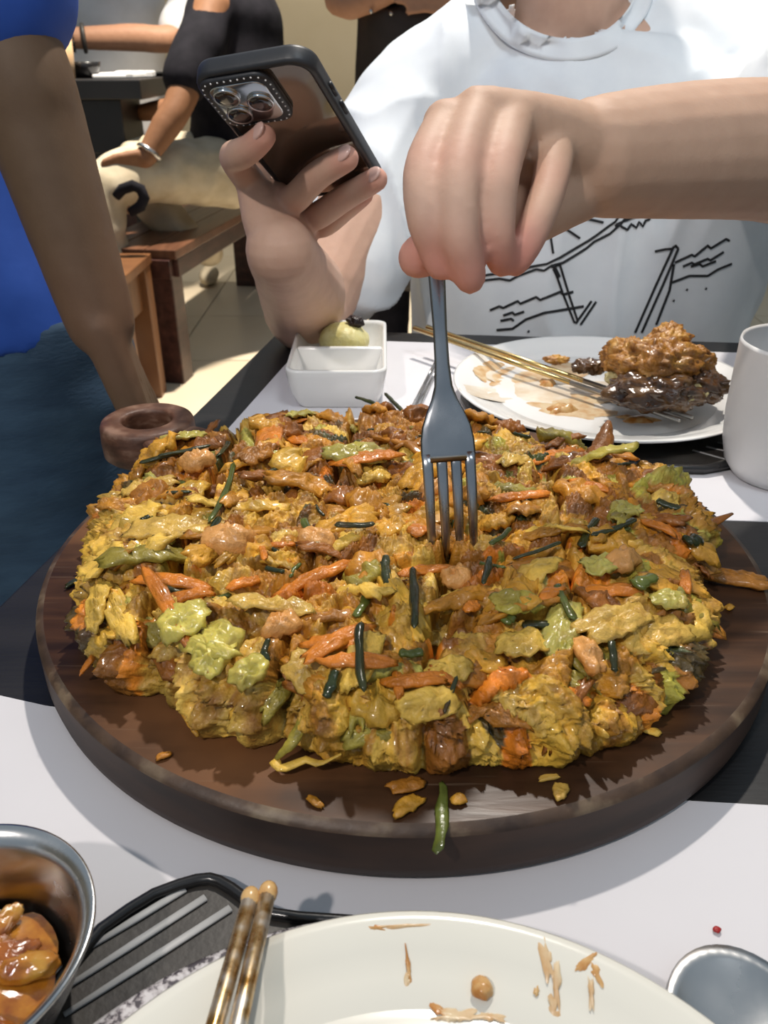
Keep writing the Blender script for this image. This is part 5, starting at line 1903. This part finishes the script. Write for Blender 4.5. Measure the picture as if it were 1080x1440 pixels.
# ------------------------------------------------------------------ man in black seated on the bench
MY = B_.y + .42
mn = empty('person', (B_.x - .1, MY, 0), 0, 'man in black shirt and beige trousers sitting on the far bench', 'person')
mb = MB()
m_hip = PY(312, 236, MY); m_sh = PY(300, 10, MY - .02); m_el = PY(250, 150, MY - .22); m_wr = PY(205, 222, MY - .30); m_kn = PY(150, 262, MY - .33)
m_sh2 = m_sh + Vector((.05, .34, 0))
hz = .46
limbs(mb, [(m_hip + Vector((.05, .15, .12)), .10), (m_sh + Vector((.05, .15, -.02)), .11)], 18, 3)
limbs(mb, [(m_sh + Vector((.02, .16, .05)), .06), (m_sh + Vector((-.01, .16, .18)), .055)])
simple_head(mb, m_sh + Vector((-.03, .16, .30)))
limbs(mb, [(m_sh, .065), (m_sh.lerp(m_el, .55), .056), (m_el, .046), (m_el.lerp(m_wr, .4), .045), (m_wr, .030)], 18, 4)
five_fingers(mb, m_wr, PY(165, 235, MY - .34) - m_wr, Vector((.1, -.2, 1)), .011, .08)
limbs(mb, [(m_sh2, .065), (m_sh2 + Vector((-.14, -.1, -.26)), .046), (m_sh2 + Vector((-.38, -.1, -.32)), .03)], 18, 4)
bm_ = remeshed(mb, .007, 4)
paint(bm_, (.24, .115, .058), [])
link('body', bm_, M['tan_skin'], mn)
tmb = MB()
limbs(tmb, [(m_hip + Vector((.03, .12, .05)), .16), ((m_hip + m_sh) / 2 + Vector((.05, .14, 0)), .165), (m_sh + Vector((.05, .15, -.06)), .16)], 22, 4)
limbs(tmb, [(m_sh + Vector((0, .05, 0)), .09), (m_sh.lerp(m_el, .5), .078), (m_sh.lerp(m_el, .72), .074)], 20, 3)
limbs(tmb, [(m_sh2, .09), (m_sh2 + Vector((-.08, -.06, -.17)), .075)], 20, 3)
tm_ = remeshed(tmb, .011, 6)
displace(tm_, lambda p: noise.noise(p * 8) * .012)
link('black_shirt', tm_, M['black_cloth'], mn)
jmb = MB()
limbs(jmb, [(m_hip + Vector((.02, .03, -.02)), .125), (m_hip.lerp(m_kn, .5) + Vector((0, 0, .01)), .098), (m_kn, .078), (m_kn + Vector((-.02, -.02, -.2)), .068), (m_kn + Vector((.04, .05, -.42)), .06)], 20, 4)
k2 = m_kn + Vector((.02, .30, .03))
limbs(jmb, [(m_hip + Vector((.04, .2, -.02)), .125), (k2, .08), (k2 + Vector((.14, .02, -.25)), .066), (PY(285, 372, MY + .05) + Vector((0, .1, .03)), .058)], 20, 4)
jm_ = remeshed(jmb, .009, 6)
displace(jm_, lambda p: noise.noise(Vector((p.x * 18, p.y * 14, p.z * 18))) * .010)
for v in jm_.vertices:
    if v.co.z < .02: v.co.z = .02
link('trousers', jm_, M['beige_cloth'], mn)
lump_mesh(m_sh + Vector((-.01, .17, .34)), (.09, .10, .09), .05, 30, 3).build('hair', M['hair'], mn)
fs_ = PZ(294, 385, .05)
MB().ball((fs_.x, fs_.y, .045), (.045, .11, .045)).build('shoe', M['beige_cloth'], mn)
MB().ball((m_kn.x + .02, m_kn.y, .045), (.12, .045, .045)).build('shoe', M['beige_cloth'], mn)
wdir = (m_wr - m_el).normalized()
q_ = wdir.to_track_quat('Z', 'Y').to_matrix()
wv = []
for k in range(25):
    a = 2 * math.pi * k / 24
    wv.append(m_wr - wdir * .02 + q_ @ Vector((.035 * math.cos(a), .035 * math.sin(a), 0)))
o = MB().tube(wv, .008, 8, cap=False).build('wristwatch', M['steel'], None)
tag(o, 'steel wristwatch on the wrist of the man in black', 'watch')
# curved black handle lying on his knee
hk = [PY(x, y, MY - .46) for x, y in ((163, 277), (172, 266), (187, 261), (198, 266), (203, 278), (198, 290), (183, 299))]
o = MB().tube(hk, [.014, .016, .017, .017, .017, .017, .014], 12).build('hooked_handle', M['black_cloth'], None)
tag(o, 'black curved hook handle hanging at the seated man\'s knee', 'handle')

# ------------------------------------------------------------------ far table with dishes
TY = MY - .05
tpz = PY(170, 112, TY).z
xl, xr = PY(-40, 110, TY).x, PY(226, 110, TY + .3).x
ftb = empty('far_table', ((xl + xr) / 2, TY + .4, 0), 0, 'black far table with bowl and papers at the upper left', 'table')
MB().box(((xl + xr) / 2, TY + .30, tpz - .03), (xr - xl, .60, .06)).build('tabletop', M['table'], ftb, smooth=False, bevel=.004)
lx = PY(150, 220, TY + .05).x
bxx = PY(140, 160, TY + .05)
MB().box((bxx.x - .05, TY + .16, tpz - .145), (.26, .24, .17)).build('drawer_box', M['table'], ftb, smooth=False, bevel=.004)
for x, y in ((lx - .02, TY + .10), (xl + .1, TY + .10), (xl + .1, TY + .52), (lx - .02, TY + .52)):
    MB().box((x, y, (tpz - .06) / 2), (.06, .06, tpz - .06)).build('leg', M['table'], ftb, smooth=False, bevel=.004)
ip = PY(120, 100, TY + .18)
o = MB().lathe([(0, 0), (.035, 0), (.05, .03), (.056, .05), (.052, .05), (.044, .026), (0, .008)], (ip.x, ip.y, tpz), 32).build('black_bowl', M['blackplastic'], None)
tag(o, 'small black bowl on the far table', 'bowl')
ip = PY(88, 100, TY - .02 + .1)
o = MB().lathe([(0, 0), (.038, 0), (.043, .06), (.045, .12), (.041, .12), (.038, .05), (0, .01)], (ip.x, ip.y, tpz), 32).build('tan_cup', mat('tan_cup', (.55, .36, .20), 20, .5), None)
tag(o, 'tan cup beside the black bowl on the far table', 'cup')
for k, (px, dy, w_, d_, an_) in enumerate(((152, .16, .11, .09, .3), (170, .22, .14, .10, -.2), (190, .30, .13, .10, .1))):
    ip = PY(px, 100, TY + dy)
    pts = [(ip.x + (sx * w_ / 2) * math.cos(an_) - (sy * d_ / 2) * math.sin(an_), ip.y + (sx * w_ / 2) * math.sin(an_) + (sy * d_ / 2) * math.cos(an_)) for sx, sy in ((-1, -1), (1, -1), (1, 1), (-1, 1))]
    o = MB().prism(pts, tpz, tpz + .012 + .004 * k).build('folded_napkin', M['white_cloth'], None, smooth=False, bevel=.004)
    tag(o, ['leftmost white folded napkin on the far table', 'middle white folded napkin on the far table', 'rightmost white folded napkin on the far table'][k], 'napkin', 'napkins on the far table')
ip = PY(212, 100, TY + .42)
o = MB().lathe([(0, 0), (.05, 0), (.075, .012), (.073, .014), (.05, .005), (0, .005)], (ip.x, ip.y, tpz), 32).build('black_saucer', M['blackplastic'], None)
tag(o, 'flat black saucer near the right end of the far table', 'saucer')

# ------------------------------------------------------------------ person in white behind the far table, arm with bracelets
WB = MY + .55
wp = empty('person', (PY(140, 40, WB).x, WB, 0), 0, 'person in white shirt with dark bracelets reaching across the far table', 'person')
cxw = PY(150, 40, WB + .25).x
mb = MB()
limbs(mb, [((cxw, WB + .3, .5), .14), ((cxw, WB + .28, 1.2), .14)], 18, 3)
limbs(mb, [((cxw, WB + .26, 1.3), .06), ((cxw, WB + .24, 1.42), .055)])
simple_head(mb, Vector((cxw, WB + .22, 1.54)))
a_sh = PY(275, 10, WB + .2); a_el = PY(245, 52, WB); a_wr = PY(88, 54, WB - .12)
limbs(mb, [(a_sh, .06), (a_el, .048), (a_el.lerp(a_wr, .4), .048), (a_wr, .034)], 18, 4)
five_fingers(mb, a_wr, PY(40, 56, WB - .14) - a_wr, Vector((0, -.3, 1)), .011, .08)
b_sh = PY(40, -5, WB + .25)
limbs(mb, [(b_sh, .06), (b_sh + Vector((-.1, -.1, -.22)), .046), (b_sh + Vector((.02, -.32, -.24)), .032)], 18, 4)
bm_ = remeshed(mb, .008, 4)
paint(bm_, (.38, .20, .12), [])
link('body', bm_, M['tan_skin'], wp)
tmb = MB()
soft_torso(tmb, cxw, WB + .28, [(.5, .20, .14, 0, 0), (.9, .21, .15, 0, 0), (1.2, .24, .15, 0, 0), (1.32, .20, .11, 0, 0), (1.37, .1, .07, 0, 0)])
limbs(tmb, [(a_sh, .09), (a_sh.lerp(a_el, .75), .085)], 20, 3)
limbs(tmb, [(b_sh, .09), (b_sh + Vector((-.08, -.08, -.16)), .08)], 20, 3)
tm_ = remeshed(tmb, .012, 6)
displace(tm_, lambda p: noise.noise(p * 7) * .012)
link('white_shirt', tm_, M['white_cloth'], wp)
lump_mesh(Vector((cxw, WB + .24, 1.58)), (.088, .10, .09), .05, 30, 3).build('hair', M['hair'], wp)
ad = (a_el - a_wr).normalized(); q_ = ad.to_track_quat('Z', 'Y').to_matrix()
for off, px, lab in ((0, 101, 'dark beaded bracelet nearest the hand of the person in white'), (0, 117, 'dark bracelet further up the arm of the person in white')):
    t = (px - 88) / (245 - 88)
    c = a_wr.lerp(a_el, t)
    rr_ = .034 + .014 * min(1, t / .4) + .004
    if px == 101:
        e = empty('beaded_bracelet', tuple(c), 0, lab, 'bracelet')
        for k in range(18):
            a = 2 * math.pi * k / 18
            MB().ball(c + q_ @ Vector((rr_ * math.cos(a), rr_ * math.sin(a), 0)), .008, 10, 8).build('bead', M['blackplastic'], e)
    else:
        o = MB().tube([c + q_ @ Vector((rr_ * math.cos(2 * math.pi * k / 24), rr_ * math.sin(2 * math.pi * k / 24), 0)) for k in range(25)], .008, 8, cap=False).build('bracelet', M['dark_tray'], None)
        tag(o, lab, 'bracelet')

# ------------------------------------------------------------------ standing person in a dark apron behind the diner
AY = 2.75
ap = empty('person', (PY(585, 60, AY).x, AY, 0), 0, 'standing person in dark brown apron with clasped hands behind the diner', 'person')
ax_ = PY(592, 60, AY).x
mb = MB()
limbs(mb, [((ax_, AY, .95), .12), ((ax_, AY, 1.35), .13)], 18, 3)
limbs(mb, [((ax_, AY, 1.42), .06), ((ax_, AY, 1.54), .055)])
simple_head(mb, Vector((ax_, AY - .01, 1.65)))
for s in (-1, 1):
    limbs(mb, [((ax_ + s * .19, AY, 1.40), .055), ((ax_ + s * .23, AY - .03, 1.14), .042), ((ax_ + s * .06, AY - .17, 1.165), .028)], 16, 4)
    five_fingers(mb, Vector((ax_ + s * .06, AY - .175, 1.165)), Vector((-s, -.12, -.06)), Vector((0, .1, 1)), .009, .07)
    limbs(mb, [((ax_ + s * .09, AY, .9), .09), ((ax_ + s * .09, AY, .5), .06), ((ax_ + s * .09, AY, .08), .045)])
bm_ = remeshed(mb, .008, 4)
paint(bm_, (.42, .23, .15), [])
link('body', bm_, M['tan_skin'], ap)
tmb = MB()
soft_torso(tmb, ax_, AY, [(.35, .19, .13, 0, 0), (.7, .195, .135, 0, 0), (.95, .185, .13, 0, 0), (1.12, .18, .13, 0, 0)])
tm_ = remeshed(tmb, .012, 6)
displace(tm_, lambda p: noise.noise(Vector((p.x * 9, p.y * 9, p.z * 4))) * .012)
apr_ = link('apron', tm_, M['apron'], ap)
for px, py in ((522, 16), (550, 19)):
    p = PY(px, py, AY - .14)
    MB().ball(p, (.006, .006, .006), 10, 8).build('snap_button', M['steel'], apr_)
tmb = MB()
soft_torso(tmb, ax_, AY, [(1.10, .17, .115, 0, 0), (1.25, .19, .12, 0, 0), (1.38, .19, .105, 0, 0), (1.45, .1, .07, 0, 0)])
for s in (-1, 1):
    limbs(tmb, [((ax_ + s * .19, AY, 1.40), .075), ((ax_ + s * .225, AY - .03, 1.18), .06)], 16, 3)
link('dark_shirt', remeshed(tmb, .012, 6), M['black_cloth'], ap)
tmb = MB()
for s in (-1, 1):
    limbs(tmb, [((ax_ + s * .085, AY, .85), .095), ((ax_ + s * .09, AY, .5), .078), ((ax_ + s * .09, AY, .06), .062)], 18, 3)
link('trousers', remeshed(tmb, .012, 6), M['black_cloth'], ap)
lump_mesh(Vector((ax_, AY + .01, 1.69)), (.088, .10, .09), .05, 30, 3).build('hair', M['hair'], ap)
for s in (-1, 1):
    MB().ball((ax_ + s * .09, AY - .05, .036), (.045, .13, .036)).build('shoe', M['black_cloth'], ap)
